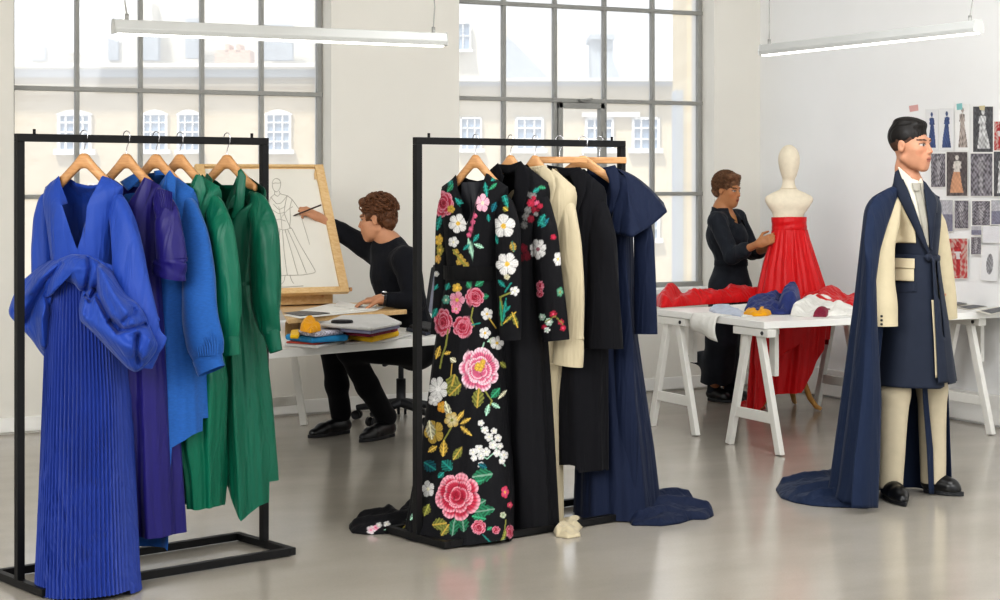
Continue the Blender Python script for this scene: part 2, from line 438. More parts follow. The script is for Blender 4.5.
m = MB(); fbox(m, -60, 84, 372, 86, Y1 - .15, 1); m.build('string_course', M['fbrick2'], bl, smooth=False)
for (x0, x1) in ((57, 91), (142, 167), (177, 200), (265, 291), (330, 356)):
    sash(bl, x0, 113, x1, 151, Y1, 4 if x1 - x0 > 30 else 3, 4, True)
    sash(bl, x0, 215, x1, 255, Y1, 3, 4, True)
Y2 = 56.0
bl = thing('rooftop_block', P(150, 60, Y2) * V3(1, 1, 0) + V3(0, 0, -3), 'hazy upper storey block standing behind the parapet of the arched-window building', 'building')
m = MB(); fbox(m, 92, 2, 152, 80, Y2, 5); fbox(m, 152, -30, 330, 80, Y2 + 1, 5); fbox(m, 10, 48, 60, 80, Y2, 4); m.build('facade', M['stone'], bl, smooth=False)
m = MB()
for (x0, y0, x1, y1) in ((108, 8, 118, 60), (142, 30, 158, 60), (185, 18, 200, 58), (258, 24, 292, 60), (30, 46, 45, 60)): m = MB(); fbox(m, x0, y0, x1, y1, Y2 - .2, .5); m.build('dark_bay', M['slate'], bl, smooth=False)
m = MB()
for (x0, y0, x1, y1) in ((215, 50, 250, 66), (225, 44, 229, 52), (236, 44, 240, 52)): fbox(m, x0, y0, x1, y1, Y2 - 2, 1)
m.build('chimney_stack', pmat('chimney_clay', '#d5b9a8', .8, var=.1), bl, smooth=False)
Y3 = 38.0
bl = thing('cream_building', P(600, 300, Y3) * V3(1, 1, 0) + V3(0, 0, -3), 'cream brick building with a gable and chimney seen through the right window', 'building')
m = MB(); fbox(m, 410, 84, 690, 520, Y3, 6); m.build('facade', M['fbrick2'], bl, smooth=False)
m = MB(); fbox(m, 410, 78, 690, 81, Y3 - .6, 7); fbox(m, 582, 112, 640, 117, Y3 - .2, 1); m.build('coping', M['stone'], bl, smooth=False)
m = MB(); fbox(m, 410, 81, 690, 85, Y3 - .3, 6); m.build('parapet', M['stone2'], bl, smooth=False)
for (x0, x1) in ((460, 482), (515, 544), (585, 614), (632, 660)):
    sash(bl, x0, 117, x1, 150, Y3, 3, 3); sash(bl, x0, 205, x1, 240, Y3, 3, 3)
m = MB(); fbox(m, 446, 24, 577, 82, Y3 + 8, 3); m.build('upper_storey', M['stone'], bl, smooth=False)
sash(bl, 455, 22, 471, 50, Y3 + 7.8, 2, 2)
m = MB(); m.poly([P(507, 35, Y3 + 4), P(553, 82, Y3 + 4), P(500, 82, Y3 + 4)], 2, (0, 1, 0)); m.build('gable', M['slate'], bl, smooth=False)
m = MB(); fbox(m, 592, 38, 613, 80, Y3 + 3, 1.5); fbox(m, 590, 34, 615, 39, Y3 + 2.8, 1.9); m.poly([P(613, 60, Y3 + 3), P(622, 80, Y3 + 3), P(613, 80, Y3 + 3)], 1.5, (0, 1, 0)); m.build('chimney', M['slate'], bl, smooth=False)
Y4 = 24.0
bl = thing('brick_pier', P(700, 300, Y4) * V3(1, 1, 0) + V3(0, 0, -3), 'yellow brick end wall close outside the right window', 'building')
m = MB(); fbox(m, 687, -60, 760, 520, Y4, 2); m.build('wall', M['fbrick3'], bl, smooth=False)
m = MB(); fbox(m, 676, 90, 687, 520, Y4 + .5, .6); m.build('drain_panel', M['slate'], bl, smooth=False)

# ---------------------------------------------------------------- pendant lights
def pendant(name, p0, p1, label):
    p0 = np.asarray(p0); p1 = np.asarray(p1); d = nrm(p1 - p0); L = np.linalg.norm(p1 - p0)
    yaw = math.atan2(d[1], d[0])
    t = thing('pendant_light', (p0 + p1) / 2, label, 'ceiling light', 'pendant strip lights', yaw)
    prof = [(-.028, .0), (.028, 0), (.033, .02), (.022, .058), (-.022, .058), (-.033, .02)]
    A = np.array([[(x, y, z) for (y, z) in prof] for x in (-L / 2, L / 2)])
    m = MB(); m.grid(A, cv=True); m.f += [(5, 4, 3, 2, 1, 0), (6, 7, 8, 9, 10, 11)]
    m.build('housing', M['shade_grey'], t, 'l', smooth=False, bevel=.003)
    m = MB().box((0, 0, -.002), (L - .03, .046, .012)); m.build('diffuser', M['diff'], t, 'l', smooth=False, bevel=.003)
    for s in (-1, 1):
        m = MB(); x = s * (L / 2 - .06)
        m.tube([(x, 0, .058), (x, 0, .085)], .009, 8)
        m.tube([(x, 0, .08), (x + s * .012, .01, .18), (x - s * .01, -.006, .32), (x + s * .02, 0, .55), (x + s * .04, 0, ZC - (p0[2] + p1[2]) / 2)], .0035, 6)
        m.build('cable', M['steelframe'], t, 'l')
    return t
a = P(113, 33, 7.5); pendant('p', a, a + 1.575 * V3(.889, .457, 0), 'long grey strip light hanging before the left window')
a = P(763, 55, 10.0); pendant('p', a, a + 1.76 * V3(.457, -.889, 0), 'white strip light hanging near the right wall')

# ---------------------------------------------------------------- clothes rails
def rack(p0, p1, zt, label, hw=.2):
    p0 = np.asarray(p0); p1 = np.asarray(p1); d = nrm(p1 - p0); L = np.linalg.norm(p1 - p0); yaw = math.atan2(d[1], d[0])
    t = thing('clothes_rack', np.append((p0 + p1) / 2, 0)[[0, 1, 2]] if len(p0) == 2 else (p0 + p1) / 2, label, 'clothes rack', 'black steel clothes racks', yaw)
    w = .03
    m = MB().box((0, 0, zt - w / 2), (L + w, w, w)); m.build('rail', M['blk'], t, 'l', smooth=False, bevel=.002)
    for s in (-1, 1):
        m = MB().box((s * L / 2, 0, (zt - w + .03) / 2), (w, w, zt - w - .03)); m.build('upright', M['blk'], t, 'l', smooth=False, bevel=.002)
        m = MB().tube([(s * (L / 2 - .06), 0, zt), (s * (L / 2 - .06), 0, zt + .018)], .006, 8); m.build('stop_pin', M['blk'], t, 'l')
    m = MB()
    for s in (-1, 1):
        m.box((s * (L / 2), 0, .02), (w, 2 * hw + w, w)); m.box((0, s * hw, .02), (L - w, w, w))
    m.build('base_frame', M['blk'], t, 'l', smooth=False, bevel=.002)
    return t
RA0, RA1 = V3(-1.8166, 6.616, 0), V3(-.9885, 7.33, 0)
RB0 = V3(-.352, 7.46, 0); RB1 = RB0 + 1.175 * V3(.783, .622, 0)
ZR = 1.718
rack(RA0, RA1, ZR, 'black metal clothes rack holding the blue and green dresses')
rack(RB0, RB1, ZR + .006, 'black metal clothes rack holding the floral gown and coats')
def rail_at(A, B, px):
    k = (px - CX) / F; d = B - A
    t = (k * A[1] - A[0]) / (d[0] - k * d[1]); return A + d * t

# ---------------------------------------------------------------- camera, world, lights
cam = bpy.data.cameras.new('camera'); co = bpy.data.objects.new('camera', cam); COL.objects.link(co)
cam.sensor_width = 36; cam.lens = 36 * F / 1000; cam.shift_y = -(300 - CY) / 1000
cam.clip_end = 300
co.location = (0, 0, HC); co.rotation_euler = (PI / 2, 0, YAW); scene.camera = co
w = bpy.data.worlds.new('sky'); scene.world = w; w.use_nodes = True
nt = w.node_tree; bg = nt.nodes['Background']
tc = nt.nodes.new('ShaderNodeTexCoord'); sx = nt.nodes.new('ShaderNodeSeparateXYZ'); nt.links.new(tc.outputs['Generated'], sx.inputs[0])
cr = nt.nodes.new('ShaderNodeValToRGB'); cr.color_ramp.elements[0].position = .45; cr.color_ramp.elements[0].color = (.55, .55, .55, 1)
cr.color_ramp.elements[1].position = .56; cr.color_ramp.elements[1].color = (.93, .965, 1, 1)
mr = nt.nodes.new('ShaderNodeMapRange'); mr.inputs['From Min'].default_value = -1; nt.links.new(sx.outputs['Z'], mr.inputs['Value'])
nt.links.new(mr.outputs[0], cr.inputs[0]); nt.links.new(cr.outputs[0], bg.inputs[0]); bg.inputs[1].default_value = 1.0
def sun(name, dirn, s, ang=6):
    l = bpy.data.lights.new(name, 'SUN'); l.energy = s; l.angle = math.radians(ang); l.color = (1, .965, .9)
    o = bpy.data.objects.new(name, l); COL.objects.link(o); o.rotation_euler = Vector(c2w(dirn)).to_track_quat('-Z', 'Y').to_euler()
def area(name, loc, look, sx, sy, pw, col=(1, 1, 1)):
    l = bpy.data.lights.new(name, 'AREA'); l.shape = 'RECTANGLE'; l.size = sx; l.size_y = sy; l.energy = pw; l.color = col
    o = bpy.data.objects.new(name, l); COL.objects.link(o); o.location = c2w(loc)
    o.rotation_euler = Vector(c2w(np.asarray(look) - np.asarray(loc))).to_track_quat('-Z', 'Y').to_euler()
sun('sun', (.25, .55, -.8), 2.2)
area('key_area', (-3.5, 1.5, 3.4), (.5, 9, .8), 4, 2.2, 260, (1, .985, .95))  # added soft lamp out of view, main brightening of the room
area('wall_wash', (1.6, 6.5, 3.45), (4.5, 10.5, 1.6), 3.0, 1.0, 75, (.96, .98, 1))  # added unseen lamp below the ceiling, brightens the right wall
area('fill_area', (3.0, 3.0, 3.5), (1.5, 9.5, .8), 3, 2, 90, (1, .99, .97))  # added lamp out of view, lifts the overall brightness
scene.view_settings.view_transform = 'Standard'
try: scene.view_settings.look = 'Medium High Contrast'
except Exception: pass
scene.view_settings.exposure = 0.32
# ================================================================ CLOTH TOOLS
def smooth1(y, k):
    if k < 2: return y
    ker = np.hanning(k + 2)[1:-1]; ker /= ker.sum()
    yp = np.concatenate([2 * y[0] - y[1:k + 1][::-1], y, 2 * y[-1] - y[-k - 1:-1][::-1]])
    return np.convolve(yp, ker, 'same')[k:-k]

class Gar:
    """local frame of a hanging garment: x across the shoulders, y out of its front, z up"""
    def __init__(s, c, theta):
        s.c = np.asarray(c, float); t = math.radians(theta)
        s.a = V3(math.cos(t), -math.sin(t), 0); s.n = V3(-math.sin(t), -math.cos(t), 0)
    def x(s, px, y=0.0):
        k = (np.asarray(px, float) - CX) / F
        return (k * (s.c[1] + y * s.n[1]) - s.c[0] - y * s.n[0]) / (s.a[0] - k * s.a[1])
    def z(s, px, py, y=0.0):
        return HC - (np.asarray(py, float) - CY) / F * (s.c[1] + s.x(px, y) * s.a[1] + y * s.n[1])
    def pt(s, x, y, z):
        x, y, z = np.broadcast_arrays(np.asarray(x, float), np.asarray(y, float), np.asarray(z, float))
        x = x[..., None]; y = y[..., None]; z = z[..., None]
        o = np.array([s.c[0], s.c[1], 0]) + x * s.a + y * s.n + z * V3(0, 0, 1)
        if getattr(s, 'fw', None) is not None and np.abs(s.fw).max() > 0:
            o = o - s.I(z, s.fw) * nrm([s.c[0], s.c[1], 0])
        return o
    def px(s, x, z):
        Y = s.c[1] + x * s.a[1]; X = s.c[0] + x * s.a[0]
        return CX + F * X / Y, CY + (HC - z) * F / Y
    def rows(s, rows, sm=9):
        """rows: (py, pxL, pxR, half thickness, fold depth, forward shift) silhouette read off the photo"""
        rows = np.array([tuple(r) + (0.0,) * (6 - len(r)) for r in sorted(rows, key=lambda r: -r[0])], float)
        pc = (rows[:, 1] + rows[:, 2]) / 2
        z = s.z(pc, rows[:, 0]); zz = np.linspace(z[0], z[-1], 160)
        k = (pc - CX) / F; ca = s.a[0] - k * s.a[1]; cb = np.abs(s.n[0] - k * s.n[1])
        half = (rows[:, 2] - rows[:, 1]) / 2 * s.c[1] / F
        bc = np.minimum(rows[:, 3] * cb * .93, half * .8)
        ha = np.sqrt(half ** 2 - bc ** 2) / ca; xm = s.x(pc)
        def I(v): return smooth1(np.interp(zz, z, v), sm)
        s.rz = zz; s.L = I(xm - ha); s.R = I(xm + ha); s.B = I(rows[:, 3]); s.Fo = I(rows[:, 4]); s.fw = I(rows[:, 5])
        return s
    def I(s, z, v): return np.interp(z, s.rz, v)
    def LR(s, z): return s.I(z, s.L), s.I(z, s.R)
    def fy(s, x, z, extra=0.0):
        """front surface height at local x,z"""
        L, R = s.LR(z); m = (L + R) / 2; h = (R - L) / 2
        return s.I(z, s.B) * np.clip(1 - (np.abs(x - m) / h) ** 2, 0.0, 1) ** .4 + extra
    def edge(s, pts, yv=0.0, ramp=40.0):
        """polyline in px -> function x -> z (points below the top lie yv in front)"""
        p = np.array(pts, float); y = yv * np.clip((p[:, 1] - p[:, 1].min()) / ramp, 0, 1) if ramp else yv
        x = s.x(p[:, 0], y); z = s.z(p[:, 0], p[:, 1], y); o = np.argsort(x, kind='stable')
        return lambda q: np.interp(q, x[o], z[o])
    def shell(s, mb, top_f, top_b, hem, Nphi=96, Nt=90, fold=None, zsh=None, neck=None, phis=None, colfn=None, hem_b=None, pw=.75, tmin=.08, xin=None):
        """cloth tube between a hem line and a top line (front and back differ, so a neckline opens)"""
        closed = phis is None
        ph = np.arange(Nphi) * 2 * PI / Nphi if closed else np.linspace(phis[0], phis[1], Nphi)
        S = -np.cos(ph); front = np.sin(ph) >= -1e-6
        ef = s.edge(top_f, .5 * s.I(s.edge(top_f)(0.0), s.B)); eb = s.edge(top_b); hm = s.edge(hem, .5 * s.B[0], 0); hb = s.edge(hem_b if hem_b else hem)
        zt = np.full(Nphi, s.rz[-1]); zb = np.full(Nphi, s.rz[0])
        for _ in range(30):
            L, R = s.LR(zt); x = (L + R) / 2 + S * (R - L) / 2; zt = .6 * zt + .4 * np.where(front, ef(x), eb(x))
            L, R = s.LR(zb); x = (L + R) / 2 + S * (R - L) / 2; zb = .6 * zb + .4 * np.where(front, hm(x), hb(x))
        tt = np.linspace(0, 1, Nt)
        Z = zb[:, None] + (zt - zb)[:, None] * tt[None, :]
        L, R = s.LR(Z); mid = (L + R) / 2; h = (R - L) / 2
        B = s.I(Z, s.B); fo = s.I(Z, s.Fo)
        X = mid + S[:, None] * h
        sg = np.sin(ph); Yp = np.sign(sg) * np.abs(sg) ** pw
        T = np.ones_like(Z)
        if zsh is not None:
            q = np.clip((Z - zsh) / np.maximum(zt[:, None] - zsh, 1e-4), 0, 1)
            T = np.sqrt(np.maximum(1 - q ** 2, 0)); T = np.maximum(T, tmin)
            if neck is not None:
                xl, xr = s.x(neck[0]), s.x(neck[1])
                xt = X[:, -1]; ins = np.clip(np.minimum((xt - xl), (xr - xt)) / .05 + .5, 0, 1)[:, None]
                T = T * (1 - ins) + np.maximum(T, .55) * ins
        Y = B * Yp[:, None] * T
        if fold is not None:
            d = fo * fold(ph[:, None], Z)
            nx = S[:, None] * .6; ny = np.sign(sg)[:, None] * np.abs(sg)[:, None] ** .5
            X = X + d * nx; Y = Y + d * ny * np.minimum(T + .1, 1)
        A = s.pt(X, Y, Z)
        A[..., 2] = np.maximum(A[..., 2], .006)
        col = colfn(s, X, Y, Z) if colfn else None
        mb.grid(A, cu=closed, col=col)
        s.last = (X, Y, Z)
        return mb
    def sleeve(s, mb, path, n=22, m=40, wr=.0, seed=0, colfn=None, cuff=None, flat=.62, close=False):
        """sleeve tube; path: (px, py, y offset, half width px)"""
        p = np.array(path, float); t = np.linspace(0, 1, len(p)); q = np.linspace(0, 1, m)
        k = F / s.c[1]
        def I(v): return smooth1(np.interp(q, t, v), max(2, m // 7))
        x = I(s.x(p[:, 0], p[:, 2])); z = I(s.z(p[:, 0], p[:, 1], p[:, 2])); y = I(p[:, 2])
        r = I(p[:, 3] / k / max(.5, s.a[0] - (s.c[0] / s.c[1]) * s.a[1]))
        T = np.gradient(np.stack([x, z], 1), axis=0); T /= np.linalg.norm(T, axis=1, keepdims=True) + 1e-9
        N = np.stack([-T[:, 1], T[:, 0]], 1)
        N *= np.sign(N[:, 0:1] + 1e-9)
        ang = np.arange(n) * 2 * PI / n
        R = r[:, None] * np.ones(n)
        if wr:
            rs = np.random.RandomState(seed)
            for i in range(5):
                f1 = rs.randint(1, 5); f2 = rs.uniform(3, 15)
                R = R + wr * np.sin(f1 * ang[None] + f2 * q[:, None] + rs.uniform(0, 6)) / 3.2
        X = x[:, None] + R * np.cos(ang)[None] * N[:, 0:1]; Z = z[:, None] + R * np.cos(ang)[None] * N[:, 1:2]
        Y = y[:, None] + R * flat * np.sin(ang)[None]
        col = colfn(s, X, Y, Z) if colfn else None
        A = s.pt(X, Y, Z); A[..., 2] = np.maximum(A[..., 2], .006)
        base = mb.n
        mb.grid(A, cv=True, col=col)
        if close: mb.f.append(tuple(base + j for j in range(n)))
        return mb
    def strip(s, mb, ea, eb, n=24, m=6, eps=.006, colfn=None, bulge=0.0, flatY=None):
        """cloth strip lying on the garment front between two px polylines"""
        def rs(p):
            p = np.array(p, float); d = np.concatenate([[0], np.cumsum(np.hypot(*np.diff(p, axis=0).T))])
            q = np.linspace(0, d[-1], n); return np.stack([np.interp(q, d, p[:, 0]), np.interp(q, d, p[:, 1])], 1)
        a, b = rs(ea), rs(eb); t = np.linspace(0, 1, m)[None, :, None]
        p = a[:, None] * (1 - t) + b[:, None] * t
        X = s.x(p[..., 0]); Z = s.z(p[..., 0], p[..., 1])
        for _ in range(120):
            Y = (s.fy(X, Z) if flatY is None else flatY + 0 * X) + eps + bulge * np.sin(PI * t[..., 0])
            X = X * .9 + .1 * s.x(p[..., 0], Y); Z = Z * .9 + .1 * s.z(p[..., 0], p[..., 1], Y)
        mb.grid(s.pt(X, Y, Z), col=colfn(s, X, Y, Z) if colfn else None)
        return mb
    def pillow(s, mb, outline, center, A, creases=(), y0=0.0, nr=40, na=160, back=.25, fine=0.0, seed=0, tilt=None):
        """puffed cloth lobe: closed px outline, puff depth A, creases=(polyline px, width px, depth)"""
        o = np.array(outline, float); o = np.vstack([o, o[:1]])
        d = np.concatenate([[0], np.cumsum(np.hypot(*np.diff(o, axis=0).T))]); q = np.linspace(0, d[-1], na, endpoint=False)
        ox = np.interp(q, d, o[:, 0]); oy = np.interp(q, d, o[:, 1])
        kk = np.hanning(9)[1:-1]; kk /= kk.sum()
        ox = np.convolve(np.concatenate([ox[-3:], ox, ox[:3]]), kk, 'valid'); oy = np.convolve(np.concatenate([oy[-3:], oy, oy[:3]]), kk, 'valid')
        r = np.sin(np.linspace(0, PI / 2, nr))
        PX = center[0] + (ox - center[0])[None] * r[:, None]; PY = center[1] + (oy - center[1])[None] * r[:, None]
        Y = A * np.sqrt(np.maximum(1 - r ** 2, 0))[:, None] * np.ones(na)[None]
        edge = np.clip((1 - r) / .12, 0, 1)[:, None]
        for pl, w, dep in creases:
            Y = Y + edge * dep * np.exp(-(pdist(PX, PY, pl) / w) ** 2)
        if fine: Y = Y + edge * fine * wob(np.stack([PX, PY, 0 * PX], -1), .12, seed)
        base = y0 + (tilt[0] * (PX - center[0]) + tilt[1] * (PY - center[1]) if tilt else 0)
        X = s.x(PX, base + Y); Z = s.z(PX, PY, base + Y)
        Af = s.pt(X, base + Y, Z); Ab = s.pt(X[::-1], (base - back * A * np.sqrt(np.maximum(1 - r ** 2, 0))[:, None] * np.ones(na)[None])[::-1], Z[::-1])
        mb.grid(np.vstack([Af, Ab[1:]]), cv=True)
        return mb

def pdist(PX, PY, pl):
    pl = np.array(pl, float); D = np.full(np.shape(PX), 1e9)
    for i in range(len(pl) - 1):
        a, b = pl[i], pl[i + 1]; ab = b - a
        t = np.clip(((PX - a[0]) * ab[0] + (PY - a[1]) * ab[1]) / (ab @ ab + 1e-9), 0, 1)
        D = np.minimum(D, np.hypot(PX - a[0] - t * ab[0], PY - a[1] - t * ab[1]))
    return D

def folds(n1=7, n2=11, n3=17, seed=1, tw=.6):
    r = np.random.RandomState(seed); p = r.uniform(0, 6.28, 6)
    def f(ph, Z):
        return .5 * np.sin(n1 * ph + p[0] + tw * np.sin(2.1 * Z + p[3])) + .32 * np.sin(n2 * ph + p[1] + tw * np.sin(1.7 * Z + p[4])) + .2 * np.sin(n3 * ph + p[2])
    return f
def pleats(n, seed=0, mix=.0):
    def f(ph, Z):
        t = (ph * n / (2 * PI) + .10 * np.sin(3.0 * Z + 4 * ph)) % 1.0
        saw = np.where(t < .72, t / .72, (1 - t) / .28)
        return saw - .5 + mix * (.6 * np.sin(5 * ph + 1 + .5 * np.sin(2 * Z)) + .4 * np.sin(9 * ph + 2))
    return f
def floor_drape(mb, outline, center, h, z0=.004, ridges=(), nr=60, na=220, fine=.005, seed=0, colfn=None, plane=0.0):
    """cloth spread on a horizontal plane: px outline on that plane, puff h, ridges=(px polyline,width m,height)"""
    o = np.array([GP(x, y, plane) for x, y in outline]); o = np.vstack([o, o[:1]])[:, :2]
    d = np.concatenate([[0], np.cumsum(np.hypot(*np.diff(o, axis=0).T))]); q = np.linspace(0, d[-1], na, endpoint=False)
    ox = np.interp(q, d, o[:, 0]); oy = np.interp(q, d, o[:, 1])
    kk = np.hanning(9)[1:-1]; kk /= kk.sum()
    ox = np.convolve(np.concatenate([ox[-3:], ox, ox[:3]]), kk, 'valid'); oy = np.convolve(np.concatenate([oy[-3:], oy, oy[:3]]), kk, 'valid')
    c = GP(*center, plane)[:2]
    r = np.sin(np.linspace(0, PI / 2, nr))
    X = c[0] + (ox - c[0])[None] * r[:, None]; Y = c[1] + (oy - c[1])[None] * r[:, None]
    e = np.clip((1 - r) / .08, 0, 1)[:, None] ** .5
    Z = h * np.sqrt(np.maximum(1 - r ** 2, 0))[:, None] * np.ones(na)[None]
    for pl, w, dep in ridges:
        g = np.array([GP(x, y, plane)[:2] for x, y in pl]); Z = Z + e * dep * np.exp(-(pdist(X, Y, g) / w) ** 2)
    XX = np.stack([X, Y, 0 * X], -1)
    Z = Z + e * fine * (wob(XX, 28, seed) + 1.1 * (1 - 2.2 * np.abs(wob(XX, 34, seed + 11))) * .8 + .45 * (1 - 2 * np.abs(wob(XX, 80, seed + 5))))
    Z = plane + np.maximum(Z, 0) + z0
    A = np.stack([X, Y, Z], -1); Bt = np.stack([X, Y, 0 * Z + plane + z0 * .3], -1)[::-1]
    mb.grid(np.vstack([A, Bt[1:]]), cv=True, col=None if colfn is None else np.vstack([colfn(A), colfn(Bt[1:])]))
    return mb

def collar(g, strips, mat):
    """collar of several cloth flaps: the first flap carries the others"""
    par = g.t
    for i, (ea, eb, eps, n) in enumerate(strips):
        m = MB(); g.strip(m, ea, eb, n=n, eps=eps); o = m.build('collar' if i == 0 else 'collar_flap', mat, par, solid=.003)
        if i == 0: par = o
# ================================================================ HANGERS
def make_hanger():
    t = empty('clothes_hanger', (0, 0, 0), 0, 'w'); WM[t.name] = Matrix.Identity(4)
    n = 33; xs = np.linspace(-.15, .15, n); m = MB()
    ax = np.abs(xs); top = -.014 * (ax / .028) ** 2 / (1 + (ax / .028) ** 2) - .86 * np.maximum(ax - .016, 0) + .1 * np.maximum(ax - .1, 0)
    h = .012 * np.exp(-(ax / .03) ** 2) + .046; h = h * np.clip((.2 - ax) / .09, .35, 1)
    rings = []
    for x, zt, hh in zip(xs, top, h):
        th = .011; rings.append([(x, -th, zt - hh * .25), (x, -th * .6, zt), (x, th * .6, zt), (x, th, zt - hh * .25), (x, th, zt - hh * .75), (x, th * .6, zt - hh), (x, -th * .6, zt - hh), (x, -th, zt - hh * .75)])
    A = np.array(rings); m.grid(A, cv=True); m.f += [tuple(range(8)), tuple((n - 1) * 8 + j for j in range(8))[::-1]]
    m.build('wooden_arms', M['wood_h'], t, 'l')
    hook(t)
    return t
HK = .068
def hook(t, hk=HK):
    pts = [(0, 0, -.02), (0, 0, hk - .055), (.003, 0, hk - .04), (.014, 0, hk - .02)]
    for k in range(12):
        a = -.5 + k * (PI + .7) / 11
        pts.append((.017 * math.cos(a), 0, hk + .002 + .02 * math.sin(a)))
    MB().tube(pts, .0022, 8).build('hook', M['chrome'], t, 'l')
def make_flat_hanger():
    t = empty('clothes_hanger', (0, 0, 0), 0, 'w'); WM[t.name] = Matrix.Identity(4)
    m = MB().box((0, 0, -.02), (.25, .024, .03)); m.build('wooden_bar', M['wood_h'], t, 'l', smooth=False, bevel=.004)
    hook(t)
    return t
# ================================================================ BLUE AND GREEN DRESSES (left rack)
def fabric(name, col, rough=.6, sheen=.1, var=.06, bump=.12, bs=420, spec=.3, fold=.5): return pmat(name, col, rough, 0, spec, var, 5, bump, bs, sheen, fold=fold)
M['royal'] = fabric('royal_blue_crepe', '#24469b', .55, .12)
M['royal2'] = fabric('royal_blue_pleats', '#203886', .55, .12)
M['indigo'] = fabric('indigo_silk', '#1e1862', .45, .12)
M['denimblue'] = pmat('mid_blue_chambray', '#1f579c', .72, 0, .3, .16, 60, .25, 500, .3, stretch=(1, 1, 3))
M['green'] = fabric('emerald_satin', '#036049', .4, .08)
M['green2'] = fabric('emerald_satin_deep', '#035843', .4, .08)
M['lbl'] = pmat('woven_label', '#e5e5e8', .7)

hang0 = make_hanger()
_first = [True]
def hang(A, B, px, theta, label, group, z=ZR, scale=1.0):
    p = rail_at(A, B, px); o = hang0 if _first[0] else copy_tree(hang0); _first[0] = False
    p = p.copy(); p[2] = z - .004 - HK
    place(o, p, math.radians(-theta), label, group); o['category'] = 'hanger'
    o.scale = (scale, 1, 1)
    return p
def gar(name, A, B, px, theta, label, cat, group=None):
    c = rail_at(A, B, px); g = Gar(c, theta); g.t = thing(name, (c[0], c[1], 0), label, cat, group); return g

HG = 'wooden hangers on the black racks'
for px, th, lb in ((84, 22, 'wooden hanger under the royal blue gown'), (126.5, 28, 'wooden hanger holding the dark indigo dress'), (156, 28, 'wooden hanger holding the mid blue shirt dress'),
                   (180, 30, 'wooden hanger holding the collarless green dress'), (227, 30, 'wooden hanger holding the green dress with pointed collar')):
    hang(RA0, RA1, px, th, lb, HG)

DG = None
# ---- royal blue gown with bow peplum and pleated skirt
g = gar('evening_gown', RA0, RA1, 84, 22, 'royal blue long sleeved gown with puffed bow peplum and pleated skirt', 'dress')
g.rows([(172, 42, 125, .07, 0), (188, 43, 124, .08, 0), (205, 45, 119, .095, 0), (230, 49, 116, .1, .002), (264, 53, 113, .085, .003)], 5)
m = MB()
g.shell(m, [(40, 192), (44, 188), (52, 181), (62, 175.5), (66, 186), (72, 207), (78, 228), (84, 249), (89, 234), (95, 210), (101, 188), (105, 175.5), (114, 180.5), (123, 188), (127, 192)],
        [(40, 192), (44, 188), (52, 181), (62, 175.5), (70, 183), (84, 186), (97, 183), (105, 175.5), (114, 180.5), (123, 188), (127, 192)],
        [(40, 264), (125, 264)], 240, 70, folds(5, 9, 13, 3), zsh=g.z(84, 204), neck=(62, 105), tmin=.06)
b = m.build('bodice', M['royal'], g.t)
m = MB(); q = g.c + 0; X = np.array([[g.x(80), g.x(80)], [g.x(91), g.x(91)]]); Z = np.array([[g.z(80, 183.4), g.z(80, 185)], [g.z(91, 183.4), g.z(91, 185)]])
m.grid(g.pt(X, -.05 + 0 * X, Z)); m.build('neck_label', M['lbl'], b, smooth=False)
m = MB(); g.sleeve(m, [(52, 192, -.01, 3), (46.5, 200, 0, 6.5), (42.5, 220, .0, 8.5), (41, 250, .01, 9.5), (41, 285, .02, 10), (43, 320, .0, 9)], wr=.004, seed=1); m.build('sleeve', M['royal'], g.t)
m = MB(); g.sleeve(m, [(110, 194, 0, 4), (117, 202, .01, 8.5), (123, 225, .03, 12), (128, 255, .05, 15), (133, 290, .055, 17), (140, 325, .06, 17), (143, 348, .06, 15), (141, 367, .05, 10)], wr=.006, seed=2, n=40, m=60, close=True); m.build('sleeve', M['royal'], g.t)
# skirt
g2 = Gar(g.c, 22); g2.rows([(255, 57, 108, .08, .003), (285, 51, 114, .10, .008), (330, 48, 122, .12, .011), (390, 46.5, 128, .14, .013), (470, 44, 131, .15, .014, .05), (560, 41, 134, .16, .015, .2), (592, 40, 137, .165, .016, .26)])
m = MB(); g2.shell(m, [(30, 256), (140, 256)], [(30, 256), (140, 256)], [(30, 578), (42, 580), (60, 580), (90, 581), (120, 581), (145, 579)], 1400, 60, pleats(62, mix=.22)); m.build('pleated_skirt', M['royal2'], g.t)
m = MB()   # waist arch band
g.pillow(m, [(42, 300), (44, 284), (50, 270), (58, 259), (72, 254), (88, 255), (100, 262), (108, 272), (104, 283), (92, 290), (80, 292), (74, 284), (62, 280), (54, 284), (50, 298)], (74, 271), .085,
         [([(50, 300), (56, 280), (66, 270), (80, 268)], 4, .01), ([(88, 256), (90, 268), (86, 290)], 2.2, -.03), ([(46, 292), (52, 276), (62, 264)], 2.2, -.02)], y0=.085)
m.build('bow_band', M['royal'], g.t)
m = MB()   # left drape
g.pillow(m, [(62, 257), (50, 260), (36, 269), (22, 281), (13, 296), (8, 311), (10, 317), (22, 329), (32, 340), (40, 352), (46, 359), (49, 346), (50, 318), (53, 296), (52, 282), (62, 270)], (40, 300), .075,
         [([(60, 262), (38, 280), (24, 302), (20, 318)], 4.5, .035), ([(62, 268), (47, 284), (36, 300), (26, 322)], 3, -.03), ([(53, 278), (47, 296), (50, 310)], 2.4, -.035), ([(50, 300), (42, 318), (42, 345)], 5, .03), ([(30, 296), (18, 308), (12, 314)], 3, -.012)], y0=.055, fine=.004, seed=4)
m.build('peplum_drape', M['royal'], g.t)
m = MB()   # right drape
